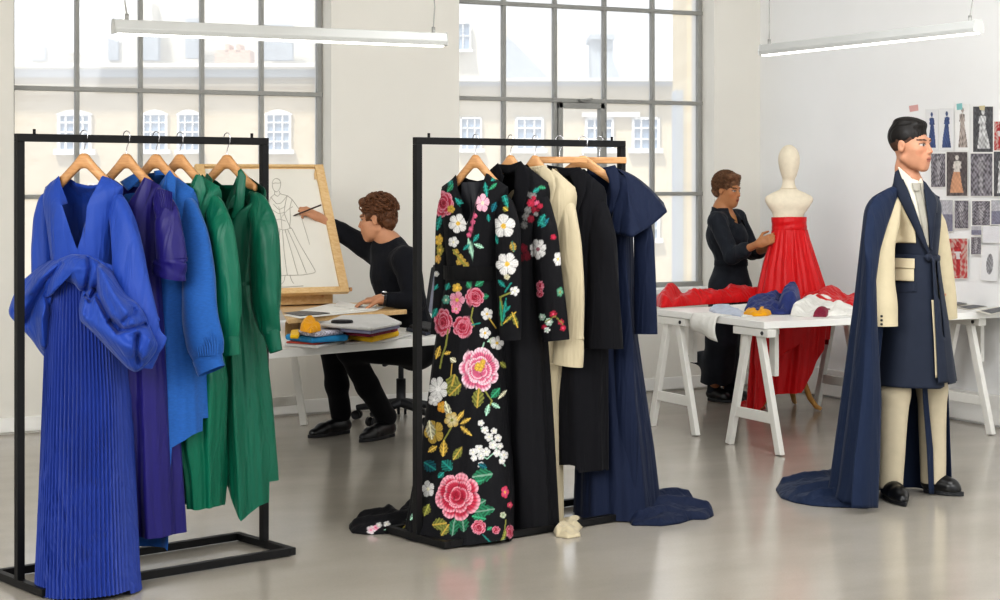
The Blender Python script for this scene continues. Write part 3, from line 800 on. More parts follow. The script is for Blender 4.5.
g.pillow(m, [(88, 258), (100, 262), (112, 271), (120, 285), (126, 294), (138, 303), (146, 315), (148, 322), (158, 345), (156, 352), (147, 364), (136, 373), (128, 369), (112, 353), (98, 338), (86, 327), (79, 321), (78, 308), (81, 293), (88, 279), (90, 268)], (112, 316), .13,
         [([(93, 262), (94, 275), (98, 296), (108, 316), (120, 328)], 3.0, -.055), ([(86, 290), (92, 285), (95, 290), (90, 300), (86, 296)], 2.2, -.045), ([(101, 268), (112, 292), (126, 312), (134, 326)], 6, .04), ([(146, 324), (130, 329), (118, 331), (110, 322)], 2.4, -.045),
          ([(124, 322), (133, 314), (134, 310)], 3, -.028), ([(80, 316), (92, 326), (112, 340), (134, 350)], 7, .03), ([(138, 336), (136, 352), (140, 366)], 2.6, -.035), ([(150, 340), (146, 356)], 4, .02), ([(85, 300), (82, 314)], 4, .03)], y0=.075, fine=.005, seed=5, na=220, nr=60)
m.build('peplum_drape', M['royal'], g.t)

# ---- indigo dress with short flounced sleeves
g = gar('indigo_dress', RA0, RA1, 126.5, 28, 'dark indigo long dress with short flounced sleeves between the royal and mid blue dresses', 'dress')
g.rows([(170, 94, 160, .06, 0), (188, 93, 163, .075, 0), (215, 96, 160, .095, .003), (265, 98, 160, .09, .008), (330, 96, 168, .11, .018), (430, 95, 174, .12, .022), (540, 94, 180, .13, .024)])
m = MB(); g.shell(m, [(90, 192), (106, 177), (113, 190), (127, 222), (140, 190), (147, 177), (161, 187), (166, 192)], [(90, 192), (106, 177), (118, 187), (136, 187), (147, 177), (161, 187), (166, 192)],
                  [(90, 536), (134, 534), (150, 536), (162, 538), (172, 535), (180, 535)], 200, 90, folds(6, 11, 17, 8), zsh=g.z(126, 206), neck=(106, 147))
b = m.build('dress_body', M['indigo'], g.t)
m = MB(); g.strip(m, [(146, 178), (142, 186), (128, 224)], [(152, 180), (150, 192), (136, 226)], eps=.008); m.build('neck_facing', M['indigo'], b)
m = MB(); g.sleeve(m, [(152, 192, .0, 4), (161, 199, .02, 8.5), (168, 215, .04, 11), (170, 240, .045, 13), (170, 262, .05, 14)], wr=.007, seed=3, n=40); s_ = m.build('sleeve', M['indigo'], g.t)
m = MB(); g.sleeve(m, [(170, 259, .05, 15), (170, 266, .052, 14.2), (168.5, 278, .05, 14.5)], wr=.006, seed=6, n=40, m=16); m.build('flounce', M['indigo'], s_)
m = MB()
for k in range(7): g.sleeve(m, [(158 + k * 2.2, 193 - 1.6 * math.sin(k * .5), .05 + .004 * k, 1.1), (161 + k * 1.7, 202, .06, 1.0), (162 + k * 1.6, 212, .06, .5)], n=8, m=10)
m.build('shoulder_gathers', M['indigo'], s_)
m = MB(); g.sleeve(m, [(95, 186, .0, 5), (90, 200, .02, 9), (88, 240, .02, 12), (90, 276, .02, 13)], wr=.005, seed=9); m.build('sleeve', M['indigo'], g.t)

# ---- mid blue shirt dress
g = gar('shirt_dress', RA0, RA1, 156, 28, 'mid blue chambray shirt dress with collar and gathered cuffed sleeve', 'dress')
g.rows([(165, 124, 190, .06, 0), (190, 121, 196, .08, 0), (225, 122, 198, .1, .003), (300, 120, 199, .11, .01), (380, 118, 204, .12, .016), (450, 116, 208, .13, .02), (545, 116, 209, .13, .02)])
m = MB(); g.shell(m, [(118, 192), (136, 174), (143, 180), (152, 200), (160, 190), (171, 172), (192, 190), (200, 196)], [(118, 192), (136, 174), (154, 172), (171, 172), (192, 190), (200, 196)],
                  [(110, 540), (174, 545), (177, 548), (179, 446), (187, 440), (195, 431), (203, 424), (209, 418), (214, 416)], 420, 90, folds(6, 10, 17, 12), hem_b=[(110, 440), (214, 416)], zsh=g.z(156, 206), neck=(137, 171))
b = m.build('dress_body', M['denimblue'], g.t)
collar(g, [([(170, 170), (176, 178), (175, 203)], [(168, 172), (166, 184), (172, 202)], .022, 14), ([(154, 171), (164, 169.5), (170, 170)], [(155, 176), (164, 175), (168, 177)], -.06, 10), ([(120, 182), (128, 177), (137, 172)], [(128, 191), (134, 186), (141, 178)], .02, 10)], M['denimblue'])
m = MB(); g.sleeve(m, [(178, 197, .0, 5), (187, 208, .02, 10), (194, 236, .04, 13), (199, 280, .05, 15.5), (201, 320, .055, 16.5), (205, 345, .06, 16), (208, 358, .06, 12.5)], wr=.006, seed=5, n=44, m=60); s_ = m.build('sleeve', M['denimblue'], g.t)
m = MB(); g.sleeve(m, [(207, 357, .06, 13.2), (209, 363, .06, 13), (212, 372, .06, 12.4)], n=30, m=10, wr=.002, seed=4); m.build('cuff', M['denimblue'], s_)
m = MB()
for k in range(9): g.sleeve(m, [(192 + k * 3.1, 332 + 3 * (k % 3), .1, .35), (197 + k * 2.6, 346, .11, .9), (199 + k * 2.3, 358 - k * .3, .11, .8)], n=8, m=10)
m.build('cuff_gathers', M['denimblue'], s_)
m = MB(); g.sleeve(m, [(122, 190, .0, 7), (117, 210, .02, 10), (112, 260, .02, 12), (112, 340, .02, 13)], wr=.005, seed=8); m.build('sleeve', M['denimblue'], g.t)

# ---- plain green dress
g = gar('green_dress', RA0, RA1, 180, 30, 'emerald green collarless satin dress hanging behind the mid blue shirt dress', 'dress')
g.rows([(165, 150, 216, .06, 0), (190, 146, 222, .08, 0), (230, 150, 214, .1, .004), (300, 152, 212, .1, .012), (380, 160, 226, .12, .02), (440, 176, 226, .12, .024), (470, 184, 224, .1, .02), (510, 186, 221, .08, .016)])
m = MB(); g.shell(m, [(140, 194), (161, 175), (170, 190), (180, 206), (190, 192), (199, 174), (223, 190), (228, 196)], [(140, 194), (161, 175), (172, 183), (188, 183), (199, 174), (223, 190), (228, 196)],
                  [(140, 494), (184, 498), (192, 506), (204, 509), (216, 507), (224, 500)], 200, 90, folds(5, 9, 14, 15), zsh=g.z(180, 206), neck=(161, 199))
b = m.build('dress_body', M['green'], g.t)
m = MB(); g.strip(m, [(199, 173.5), (203, 178), (206, 190)], [(193, 188), (196, 196), (201, 206)], eps=.012, n=10); m.build('neck_facing', M['green'], b)
m = MB(); g.sleeve(m, [(206, 196, .0, 5), (215, 206, .02, 9), (221, 230, .045, 12), (225, 280, .05, 13.5), (227, 315, .055, 13), (228, 337, .055, 9.5)], wr=.006, seed=11, n=40, m=56); s_ = m.build('sleeve', M['green'], g.t)
m = MB(); g.sleeve(m, [(227.5, 336, .055, 10), (229, 344, .055, 9.5), (230.5, 357, .055, 9)], n=30, m=10); m.build('cuff', M['green'], s_)
m = MB(); g.sleeve(m, [(148, 190, .0, 7), (143, 210, .02, 10), (139, 260, .02, 12), (140, 340, .02, 12)], wr=.005, seed=8); m.build('sleeve', M['green'], g.t)

# ---- green shirt dress with collar
g = gar('green_shirt_dress', RA0, RA1, 227, 30, 'emerald green shirt dress with pointed collar, nearest the far end of its rack', 'dress')
g.rows([(165, 200, 262, .06, 0), (190, 194, 267, .08, 0), (225, 199, 258, .1, .004), (283, 205, 252, .085, .008), (320, 202, 260, .11, .018), (400, 199, 268, .13, .026), (470, 203, 273, .13, .028), (520, 204, 275, .13, .028)])
m = MB(); g.shell(m, [(190, 196), (207, 177), (214, 196), (228, 236), (234, 216), (241, 172), (266, 189), (272, 196)], [(190, 196), (207, 177), (216, 185), (232, 185), (241, 172), (266, 189), (272, 196)],
                  [(190, 478), (205, 479), (228, 479), (233, 479), (237, 490), (243, 506), (249, 518.5), (258, 507), (266, 496), (274, 488), (280, 486)], 360, 100, hem_b=[(190, 478), (264, 480), (280, 487)], fold= folds(6, 11, 18, 21), zsh=g.z(228, 208), neck=(207, 241))
b = m.build('dress_body', M['green2'], g.t)
collar(g, [([(241, 168.5), (246, 176), (244, 206), (232, 220)], [(238, 171), (237, 184), (234, 204), (231, 218)], .022, 20), ([(203, 182), (207, 173)], [(210, 188), (213, 180)], .015, 6)], M['green2'])
m = MB(); g.strip(m, [(205, 282), (228, 284), (252, 281)], [(205, 286), (228, 288), (252, 285)], eps=.006); m.build('waistband', M['green2'], g.t)
m = MB(); g.sleeve(m, [(250, 196, .0, 5), (258, 205, .02, 9.5), (264, 230, .045, 12.5), (265, 275, .05, 14), (266, 305, .055, 13.5), (269, 325, .055, 9.5), (271, 334, .055, 7.5)], wr=.006, seed=13, n=40, m=56); s_ = m.build('sleeve', M['green2'], g.t)
m = MB(); g.sleeve(m, [(271, 332, .055, 7.8), (273, 340, .055, 7), (276.5, 353, .055, 5.6)], n=30, m=10); m.build('cuff', M['green2'], s_)
m = MB(); g.sleeve(m, [(199, 190, .0, 6), (197, 210, .02, 8), (196, 260, .02, 10), (198, 330, .02, 10)], wr=.005, seed=8); m.build('sleeve', M['green2'], g.t)
# ================================================================ FLORAL GOWN, COATS AND NAVY DRESS (middle rack)
BASE = np.array(lin('#101014'))
PINK, RED, CRIM, BLUSH, WHITE, IVORY = [np.array(lin(c)) for c in ('#d9688a', '#c2344f', '#8f1f35', '#e8b3c4', '#e6e4e2', '#d8d2b4')]
YEL, GOLD, OLIVE, TEAL, GRN, MINT, DTEAL = [np.array(lin(c)) for c in ('#d8b04a', '#b79a4a', '#7f8040', '#237b72', '#2f7d5b', '#8fb5a0', '#14505a')]
class Paint:
    """embroidery painter working on flat garment coordinates (px of the flat pattern)"""
    def __init__(s, base=BASE): s.ops = []; s.base = base
    def leaf(s, x0, y0, x1, y1, w, col, col2=None): s.ops.append(('leaf', x0, y0, x1, y1, w, col, col2)); return s
    def stem(s, pts, w, col): s.ops.append(('stem', pts, w, col)); return s
    def flower(s, x, y, r, n, cin, cout, cc, rot=0, sq=1.0, cr=.22): s.ops.append(('fl', x, y, r, n, cin, cout, cc, rot, sq, cr)); return s
    def rose(s, x, y, r, c1=CRIM, c2=RED, c3=BLUSH, sq=1.0, seed=0): s.ops.append(('rose', x, y, r, c1, c2, c3, sq, seed)); return s
    def dots(s, pts, r, col):
        for x, y in pts: s.ops.append(('fl', x, y, r, 5, col, col * .8, col, x, 1.0, .3))
        return s
    def __call__(s, px, py):
        sh = px.shape; px = px.ravel(); py = py.ravel()
        C = np.tile(s.base, (len(px), 1))
        rs = np.random.RandomState(3); nzA = rs.rand(len(px))
        for o in s.ops:
            if o[0] == 'leaf':
                _, x0, y0, x1, y1, w, c, c2 = o; L = math.hypot(x1 - x0, y1 - y0); ux, uy = (x1 - x0) / L, (y1 - y0) / L
                u = ((px - x0) * ux + (py - y0) * uy) / L; v = -(px - x0) * uy + (py - y0) * ux
                k = (u > 0) & (u < 1) & (np.abs(v) < w * np.sin(PI * np.clip(u, 0, 1)) ** .8 * (1 + .12 * np.sin(u * 30)))
                sd = np.clip(.75 + .35 * np.sin(u * 26 + np.abs(v) * 1.5), .5, 1.15)
                cc = (c[None] * sd[:, None]); mid = np.abs(v) < .09 * w + .25
                cc = np.where(mid[:, None], (c2 if c2 is not None else np.minimum(c * 1.7, .8))[None], cc)
                C[k] = cc[k]
            elif o[0] == 'stem':
                _, pts, w, c = o; k = pdist(px, py, pts) < w; C[k] = c
            elif o[0] == 'fl':
                _, x, y, r, n, ci, cu, cc, rot, sq, cr = o
                dx = px - x; dy = (py - y) / sq; rr = np.hypot(dx, dy) / r; a = np.arctan2(dy, dx) + rot
                pet = np.abs(np.cos(n * a / 2)); k = rr < .70 + .30 * pet ** .55
                t = np.clip(rr, 0, 1)[:, None]; col = ci[None] * (1 - t) + cu[None] * t
                col = col * (1 - .42 * (pet < .28) * (rr > .25))[:, None] * (.9 + .16 * np.sin(a * n * 4 + rr * 6))[:, None] * (.88 + .24 * nzA)[:, None]
                ring = (rr > .5) & (rr < .56) & (pet > .3) & (r > 14); col[ring] *= .75
                col = np.where((rr < cr)[:, None], cc[None] * (.75 + .5 * nzA)[:, None], col)
                C[k] = np.clip(col, 0, 1)[k]
            else:
                _, x, y, r, c1, c2, c3, sq, sd = o
                dx = px - x; dy = (py - y) / sq; a0 = np.arctan2(dy, dx) + sd; rad = np.hypot(dx, dy) / r
                for j, (R_, n_) in enumerate(((1.0, 7), (.80, 6), (.60, 5), (.42, 4), (.24, 3))):
                    ox, oy = .07 * math.sin(sd * 3 + j * 2), .07 * math.cos(sd * 5 + j * 2)
                    rr = np.hypot(dx / r - ox, dy / r - oy) / R_; a = np.arctan2(dy / r - oy, dx / r - ox) + sd + j * 1.1
                    pet = np.abs(np.cos(n_ * a / 2 + .5 * np.sin(a * 2 + sd))); ed = .80 + .20 * pet ** .5; k = rr < ed
                    t = np.clip((rr / ed - .45) / .55, 0, 1); st = .82 + .22 * np.sin(a * 34 + rr * 9) * (r > 6)
                    col = c1[None] * (1 - t[:, None]) + c2[None] * t[:, None]
                    rim = np.clip((rr / ed - .80) / .14, 0, 1)[:, None] * (.9 if r > 15 else .6) * (1 if j < 4 else .45); col = col * (1 - rim) + c3[None] * rim
                    col = col * (st * (.84 + .3 * nzA) * (1 - .45 * (pet < .16)))[:, None]
                    C[k] = np.clip(col, 0, 1)[k]
        return C.reshape(sh + (3,))
def planar(pt):
    def f(g, X, Y, Z):
        A = g.pt(X, Y, Z); return pt(CX + F * A[..., 0] / A[..., 1], CY + (HC - A[..., 2]) * F / A[..., 1])
    return f
W_, Y_ = WHITE, YEL
pa = Paint()
# bodice
pa.leaf(452, 190, 449, 178, 3, TEAL).leaf(447, 192, 453, 184, 2.4, GRN).rose(443, 203, 11, sq=1.25).leaf(455, 198, 465, 208, 3, TEAL).flower(451, 209, 4, 5, YEL, GOLD, OLIVE)
pa.flower(458, 223.5, 9.8, 6, W_, W_ * .8, YEL, .3).flower(482.5, 203, 7, 5, BLUSH * 1.05, BLUSH * .9, IVORY, .2, 1.35).dots([(475, 216), (473, 222), (471, 229), (469, 235)], 2.6, PINK)
pa.leaf(487, 197, 485, 182, 2.4, TEAL).leaf(491, 181, 497, 176, 2.4, TEAL).leaf(489, 190, 497, 183, 2, GRN).leaf(492, 212, 496, 202, 3, DTEAL * 1.5).leaf(488, 214, 489, 222, 2, TEAL)
pa.flower(453.5, 242, 5.5, 5, W_, W_ * .85, IVORY).leaf(468, 238, 473, 258, 2.6, MINT).leaf(473, 242, 479, 234, 2.4, TEAL).leaf(474, 244, 484, 248, 2.4, MINT).leaf(470, 244, 463, 250, 2, TEAL)
pa.dots([(456, 252), (460, 257), (463, 261), (459, 262), (466, 265)], 3.3, GOLD).stem([(453, 250), (462, 262), (468, 268)], .8, OLIVE)
# skirt upper
pa.leaf(446, 290, 449, 283, 3, TEAL).leaf(443, 300, 449, 296, 3, MINT).flower(446, 300, 4.4, 6, MINT, TEAL, IVORY).flower(457, 288, 5, 5, YEL, GOLD, YEL).flower(457, 300, 8, 5, PINK * .9, BLUSH * .7, GOLD, 0, 1.1).flower(456, 309, 5, 5, BLUSH, PINK, GOLD)
pa.rose(443, 322, 9.5, sq=1.5, seed=1).rose(463, 327.5, 10.5, sq=1.08, seed=2).leaf(471, 288, 467, 282, 3.2, GRN).leaf(475, 286, 484, 281, 3.4, GRN).leaf(481, 297, 489, 296, 3, GRN).rose(475, 297, 9.8, seed=4)
pa.flower(487, 314, 6.2, 5, W_, W_ * .8, YEL, .5).stem([(489, 318), (496, 328)], .7, GOLD).flower(485, 333, 6, 5, W_, W_ * .8, YEL, 0).leaf(487, 342, 496, 338, 2.2, MINT).flower(493, 341, 4, 5, MINT, IVORY * .8, OLIVE)
pa.stem([(473, 308), (471, 318), (474, 326)], .8, OLIVE).stem([(472, 325), (480, 323)], .8, TEAL)
pa.stem([(448, 330), (446, 345), (442, 357), (440, 368)], .9, OLIVE).leaf(440, 346, 436, 359, 3, GOLD).leaf(444, 354, 451, 352, 2, GOLD).leaf(450, 358, 456, 362, 3, IVORY * .8).stem([(452, 364), (450, 384)], .6, GOLD)
pa.flower(497, 343, 7, 5, W_, W_ * .7, YEL).stem([(484, 343), (481, 352)], .8, MINT)
# big pink peony
pa.leaf(500, 362, 507, 368, 2.8, OLIVE).rose(480, 369, 20.5, PINK * .75, PINK * 1.05, np.array(lin('#f0d3dd')), 1.1, 4).dots([(478, 365), (482, 366), (480, 369), (477, 368), (483, 362)], 3, YEL)
pa.leaf(479, 388, 477, 408, 6, OLIVE, GOLD).leaf(491, 398, 500, 388, 4, GRN).leaf(489, 404, 486, 416, 2.6, MINT).leaf(491, 403, 500, 408, 2.4, MINT).leaf(498, 399, 507, 390, 1.8, IVORY * .8).stem([(485, 391), (492, 401), (490, 405)], .8, OLIVE)
pa.leaf(449, 396, 455, 374, 7.5, OLIVE, GOLD).leaf(449, 396, 461, 384, 5, OLIVE, GOLD).flower(438, 389, 10, 7, W_, W_ * .75, W_, .4, 1.25).flower(434, 400, 6, 5, W_, W_ * .7, W_).flower(442, 407, 5, 5, YEL, np.array(lin('#c98a2e')), GOLD, 0, 1.2)
pa.leaf(445, 401, 451, 420, 3.4, IVORY * .75).flower(452, 420, 8, 6, IVORY * .9, GOLD, OLIVE, .2).leaf(457, 420, 464, 411, 2.4, GOLD).leaf(460, 424, 471, 418, 2, GOLD).leaf(460, 426, 472, 436, 2.2, GOLD).stem([(451, 428), (444, 440)], .8, OLIVE)
pa.flower(434, 432, 10, 5, GOLD, GOLD * .8, OLIVE, .7, 1.2).leaf(432, 440, 429, 420, 4.5, IVORY * .7).leaf(444, 440, 443, 457, 4, GOLD).leaf(453, 460, 462, 447, 4, OLIVE, GOLD).leaf(428, 452, 437, 446, 3, GOLD)
# white spray
pa.stem([(481, 428), (492, 440), (505, 466)], .7, MINT).stem([(478, 452), (487, 459), (496, 451)], .6, MINT)
for i, (x, y) in enumerate([(481, 423), (485, 430), (489, 437), (494, 431), (498, 438), (493, 445), (500, 446), (497, 453), (504, 455), (502, 461), (473, 452), (479, 449), (474, 458), (481, 456), (486, 452), (481, 465)]): pa.flower(x, y, 3.4 + (i % 3) * .6, 5, W_, W_ * .75, IVORY, i)
pa.leaf(487, 468, 478, 464, 3, DTEAL * 1.2)
pa.leaf(436, 470, 424, 462, 6, DTEAL, TEAL).leaf(442, 461, 452, 470, 6, TEAL * .8, TEAL * 1.3).leaf(438, 478, 444, 472, 3, TEAL)
# large red rose
pa.leaf(472, 477, 493, 474, 7, GRN * .9, MINT * .7).leaf(474, 482, 484, 480, 4, GRN).leaf(470, 510, 486, 500, 5.5, GRN * .9, MINT * .6).leaf(474, 512, 495, 509, 5.5, GRN * .9, MINT * .6).leaf(472, 516, 486, 519, 4.5, GRN).leaf(462, 515, 464, 532, 5.5, GRN * .8, MINT * .6).leaf(455, 518, 452, 536, 5, GRN * .8, MINT * .6)
pa.rose(457, 495, 23, np.array(lin('#9c1c35')), np.array(lin('#cb3d58')), np.array(lin('#e9a9b6')), 1.05, 5)
pa.leaf(447, 523, 432, 525, 6, OLIVE, GOLD).leaf(449, 524, 441, 536, 4, OLIVE, GOLD).flower(428, 489, 6.5, 5, W_ * .8, W_ * .6, IVORY, .5, 1.3).leaf(424, 516, 429, 504, 4, OLIVE).leaf(410, 520, 418, 512, 3, MINT)
pa.rose(478.5, 527.5, 7.5, seed=3).rose(496, 530, 4.2, seed=1).flower(505, 492, 4, 5, PINK, RED, YEL, 0, 1.6).flower(510, 505, 3, 5, PINK, RED, YEL).leaf(501, 515, 506, 516, 3, MINT).flower(503, 515, 3.2, 5, MINT, IVORY * .8, OLIVE).rose(510, 532, 4.5, seed=2, sq=1.5)
pa.stem([(483, 535), (492, 544), (498, 549)], .7, TEAL).stem([(498, 546), (504, 535), (506, 520)], .7, OLIVE).leaf(487, 530, 492, 527, 2, GRN).leaf(503, 540, 506, 530, 2, OLIVE).flower(504, 542, 3, 5, IVORY * .8, MINT, OLIVE).leaf(496, 541, 499, 551, 2.5, GRN)
# sleeves
pa.leaf(437, 230, 441, 215, 3, TEAL).flower(439, 240, 4, 5, GOLD, YEL, GOLD, 0, 1.5).flower(440, 250, 4, 5, GOLD, OLIVE, YEL, 0, 1.5).flower(438, 259, 3.2, 5, np.array(lin('#c78a5a')), GOLD, GOLD, 0, 1.5).flower(436, 274, 3, 5, W_ * .8, W_ * .6, IVORY).leaf(434, 290, 438, 284, 2, TEAL).leaf(432, 318, 437, 308, 3, TEAL)
sl = Paint(); sl.ops = list(pa.ops[:0])
sl.leaf(508, 208, 502, 190, 3, TEAL).leaf(503, 207, 508, 211, 3, OLIVE, YEL).flower(503.5, 226, 12, 5, W_, W_ * .82, YEL, .35).leaf(492, 232, 498, 244, 3, TEAL).leaf(514, 252, 512, 241, 3.2, GOLD, TEAL).flower(507, 264, 11.5, 6, W_, W_ * .82, YEL, .1).flower(507, 277, 3, 5, IVORY, IVORY * .8, GOLD)
sl.leaf(498, 280, 505, 287, 2.4, TEAL).flower(514.5, 291, 5, 5, W_, W_ * .8, IVORY).stem([(510, 293), (500, 297), (503, 310), (501, 325)], .9, OLIVE).stem([(505, 292), (511, 283)], .9, TEAL).leaf(503, 322, 506, 298, 1.8, TEAL).leaf(502, 326, 500, 300, 1.5, GRN).leaf(503, 324, 516, 312, 2, OLIVE, YEL).leaf(512, 312, 518, 328, 2.4, OLIVE, YEL).leaf(505, 312, 510, 306, 2, TEAL)
M['floral'] = pmat('black_floral_embroidery', '#ffffff', .72, 0, .2, .12, 160, .35, 260, .0, attr=True, fold=.25)
M['coatblack'] = fabric('black_wool', '#121216', .8, .05, spec=.15)
M['coatblack2'] = fabric('black_crepe', '#131317', .8, .05, spec=.15)
M['velvet'] = fabric('black_velvet', '#08080a', .9, .05)
M['cream'] = fabric('cream_wool', '#b9ad92', .7, .2, .04)
M['navy'] = fabric('navy_crepe', '#141e36', .68, .06, spec=.2)
M['lining'] = fabric('dark_lining', '#1d1f27', .45, .1)

for px, th, lb in ((475.5, 30, 'wooden hanger under the floral gown'), (510.5, 30, 'wooden hanger in the black coat with embroidered sleeve'), (535, 30, 'wooden hanger in the cream coat')):
    hang(RB0, RB1, px, th, lb, HG, ZR + .006, .84)
# straight-bar hangers (seen square on)
fh0 = make_flat_hanger()
p = rail_at(RB0, RB1, 559.5); p[2] = ZR + .002 - HK; place(fh0, p, 0, 'straight wooden hanger bar above the plain black coat', HG); fh0['category'] = 'hanger'
fh = copy_tree(fh0); p = rail_at(RB0, RB1, 602); p[2] = ZR + .002 - HK; place(fh, p + V3(-.012, 0, 0), 0, 'straight wooden hanger bar at the far end above the navy dress', HG)
p = hang(RB0, RB1, 583, 8, 'wooden hanger with bare arm slanting down before the navy dress', HG, ZR + .006, 1.3)

g = gar('floral_gown', RB0, RB1, 475.5, 28, 'long black gown embroidered with roses and white flowers, velvet belt', 'dress')
g.rows([(168, 441, 510, .065, 0), (188, 440, 509, .08, 0), (215, 444, 503, .1, .001), (272, 448, 498, .085, .002), (310, 441, 500, .10, .005), (351, 435, 503, .12, .008), (400, 429, 507, .15, .011), (443, 423, 510, .17, .012), (490, 414, 512, .17, .013, .08), (520, 409, 511, .18, .014, .13), (540, 406, 510, .19, .014, .17)])
m = MB(); g.shell(m, [(436, 192), (443, 185.5), (458, 174.5), (461, 190), (466, 206), (472, 224), (478, 208), (484, 190), (488.5, 173), (509, 188.5), (514, 194)],
                  [(436, 192), (443, 185.5), (458, 174.5), (464, 179), (473, 181), (482, 179), (488.5, 173), (509, 188.5), (514, 194)],
                  [(400, 534), (420, 534), (450, 534), (480, 535), (512, 535)], 460, 560, folds(6, 9, 13, 31), zsh=g.z(475, 204), neck=(458, 488.5), colfn=planar(pa))
b = m.build('gown_body', M['floral'], g.t, color=True)
m = MB()
X, Y, Z = np.meshgrid(np.linspace(g.x(459), g.x(487), 8), [0], np.linspace(g.z(473, 228), g.z(473, 182), 10), indexing='ij'); X = X[:, 0]; Z = Z[:, 0]
m.grid(g.pt(X, -.02 - .02 * np.sin(PI * (X - X.min()) / (X.max() - X.min())), Z)); m.build('back_lining', M['lining'], b)
m = MB(); n = 60; ph = np.linspace(0, 2 * PI, n, endpoint=False)
A = []
for py in (265.5, 266.5, 272, 278, 279.5):
    L, R = g.x(446.5), g.x(499); x = (L + R) / 2 - np.cos(ph) * (R - L) / 2; e = .006 if 266 < py < 279 else .002
    A.append(g.pt(x, (.088 + e) * np.sign(np.sin(ph)) * np.abs(np.sin(ph)) ** .75, g.z(473, py) + 0 * x))
m.grid(np.array(A), cv=True); m.build('velvet_belt', M['velvet'], g.t)
m = MB(); g.sleeve(m, [(452, 194, .0, 3), (445.5, 202, .0, 6), (442.5, 225, .01, 6.5), (441, 262, .01, 6), (439, 296, .01, 6.2), (436.5, 335, .01, 5.5)], wr=.003, seed=1, n=48, m=160, colfn=planar(pa)); m.build('sleeve', M['floral'], g.t, color=True)
m = MB(); g.sleeve(m, [(496, 195, .0, 4), (504, 205, .02, 9.5), (508, 230, .045, 12), (508.5, 270, .05, 12), (509, 305, .05, 11), (510.5, 340, .05, 9.8)], wr=.003, seed=2, n=80, m=220, colfn=planar(sl)); m.build('sleeve', M['floral'], g.t, color=True)
# train lying out to the left
tp = Paint(); tp.flower(371, 530, 4.5, 5, BLUSH, W_ * .8, PINK).flower(376, 527.5, 3, 5, PINK, BLUSH, RED).flower(387, 524, 3.4, 5, W_, W_ * .7, IVORY).flower(379, 525, 3, 5, W_ * .8, W_ * .6, IVORY).leaf(384, 530, 396, 527, 1.4, MINT).leaf(398, 528, 408, 525, 2, OLIVE, GOLD).leaf(406, 520, 413, 516, 2, MINT)
def tcol(A):
    return tp(CX + F * A[..., 0] / A[..., 1], CY + (HC - A[..., 2]) * F / A[..., 1])
m = MB(); floor_drape(m, [(349, 529), (349, 526), (358, 522), (372, 521), (384, 519.5), (396, 521), (404, 516), (410, 505), (425, 503), (436, 515), (436, 534), (425, 542), (412, 537), (398, 533), (382, 534.5), (366, 535), (352, 533.5)], (410, 525), .05,
                      ridges=[([(352, 530), (380, 530), (410, 528)], .03, .02), ([(360, 523), (385, 523), (412, 515)], .03, .025), ([(384, 520), (400, 527)], .025, .015)], nr=90, na=420, colfn=tcol, seed=3)
m.build('train', M['floral'], g.t, color=True)

# ---- black coat with embroidered sleeve
cp = Paint(np.array(lin('#111115')))
for i, (x, y, r, c) in enumerate([(533, 196, 4, W_ * .35), (531, 203, 4.4, RED), (528, 210, 4, W_ * .3), (535, 210, 4.2, CRIM), (526, 217, 4, W_ * .28), (531, 219, 4, RED * .5), (537, 203, 3, PINK), (540, 206, 3, RED), (524, 225, 4, W_ * .2), (534, 198, 2.6, RED), (529, 194, 2.6, W_ * .3), (536, 214, 2.6, W_ * .4), (523, 248, 5, CRIM * .6), (527, 256, 5, CRIM * .5), (521, 258, 4, CRIM * .4)]): cp.flower(x, y, r, 6, c, c * .6, c * .8, i)
cp.leaf(540, 188, 533, 192, 2.4, TEAL).leaf(546, 188, 538, 187, 2, GRN).leaf(538, 226, 545, 214, 3.4, TEAL).leaf(541, 228, 549, 218, 2.4, DTEAL * 1.6).leaf(539, 222, 546, 226, 2.6, TEAL)
cp.flower(538, 249, 8.5, 7, W_, W_ * .75, np.array(lin('#8f5a66')), .2, 1.2).flower(553.5, 237, 3.2, 5, RED, CRIM, RED).flower(558, 259, 4.5, 6, W_, W_ * .7, YEL, .2, 1.6).rose(540, 286, 4, seed=1, sq=1.4).rose(540, 294, 3.6, seed=2).flower(560, 292, 3.6, 5, MINT, GRN, OLIVE, 0, 1.4)
cp.flower(549, 322, 4.2, 6, W_, MINT, W_).flower(553, 314, 3.8, 5, RED, CRIM, PINK).flower(542, 317, 3.6, 6, W_ * .7, MINT, W_).flower(544, 327, 2.8, 5, RED, CRIM, PINK).flower(561, 322, 3.2, 5, RED, CRIM, PINK).flower(563, 328, 3.2, 5, RED, CRIM, PINK).stem([(545, 322), (555, 316), (563, 324)], .6, OLIVE).flower(547, 330, 3, 5, MINT, W_, W_)
g = gar('embroidered_coat', RB0, RB1, 510.5, 28, 'long black coat with stand collar and flowers embroidered on its sleeve', 'coat')
g.rows([(160, 480, 545, .06, 0), (190, 477, 550, .08, 0), (240, 482, 543, .1, .003), (300, 480, 543, .1, .008), (400, 476, 549, .12, .016), (541, 470, 557, .14, .018)])
m = MB(); g.shell(m, [(472, 194), (496, 168), (503, 190), (512, 215), (518, 185), (525, 164), (547, 183), (554, 192)], [(472, 194), (496, 168), (510, 170), (525, 164), (547, 183), (554, 192)],
                  [(465, 531), (500, 531), (530, 532), (560, 530)], 320, 300, folds(5, 9, 14, 41), zsh=g.z(510, 204), neck=(496, 525), colfn=planar(cp)); m.build('coat_body', M['floral'], g.t, color=True)
collar(g, [([(521, 161), (528, 170), (530, 185), (522, 212)], [(515, 168), (515, 176), (514, 192), (513, 214)], .022, 20), ([(497, 164), (510, 165), (521, 161)], [(497, 172), (508, 174), (516, 170)], -.05, 10), ([(490, 170), (498, 163)], [(500, 190), (504, 176)], .02, 8)], M['coatblack'])
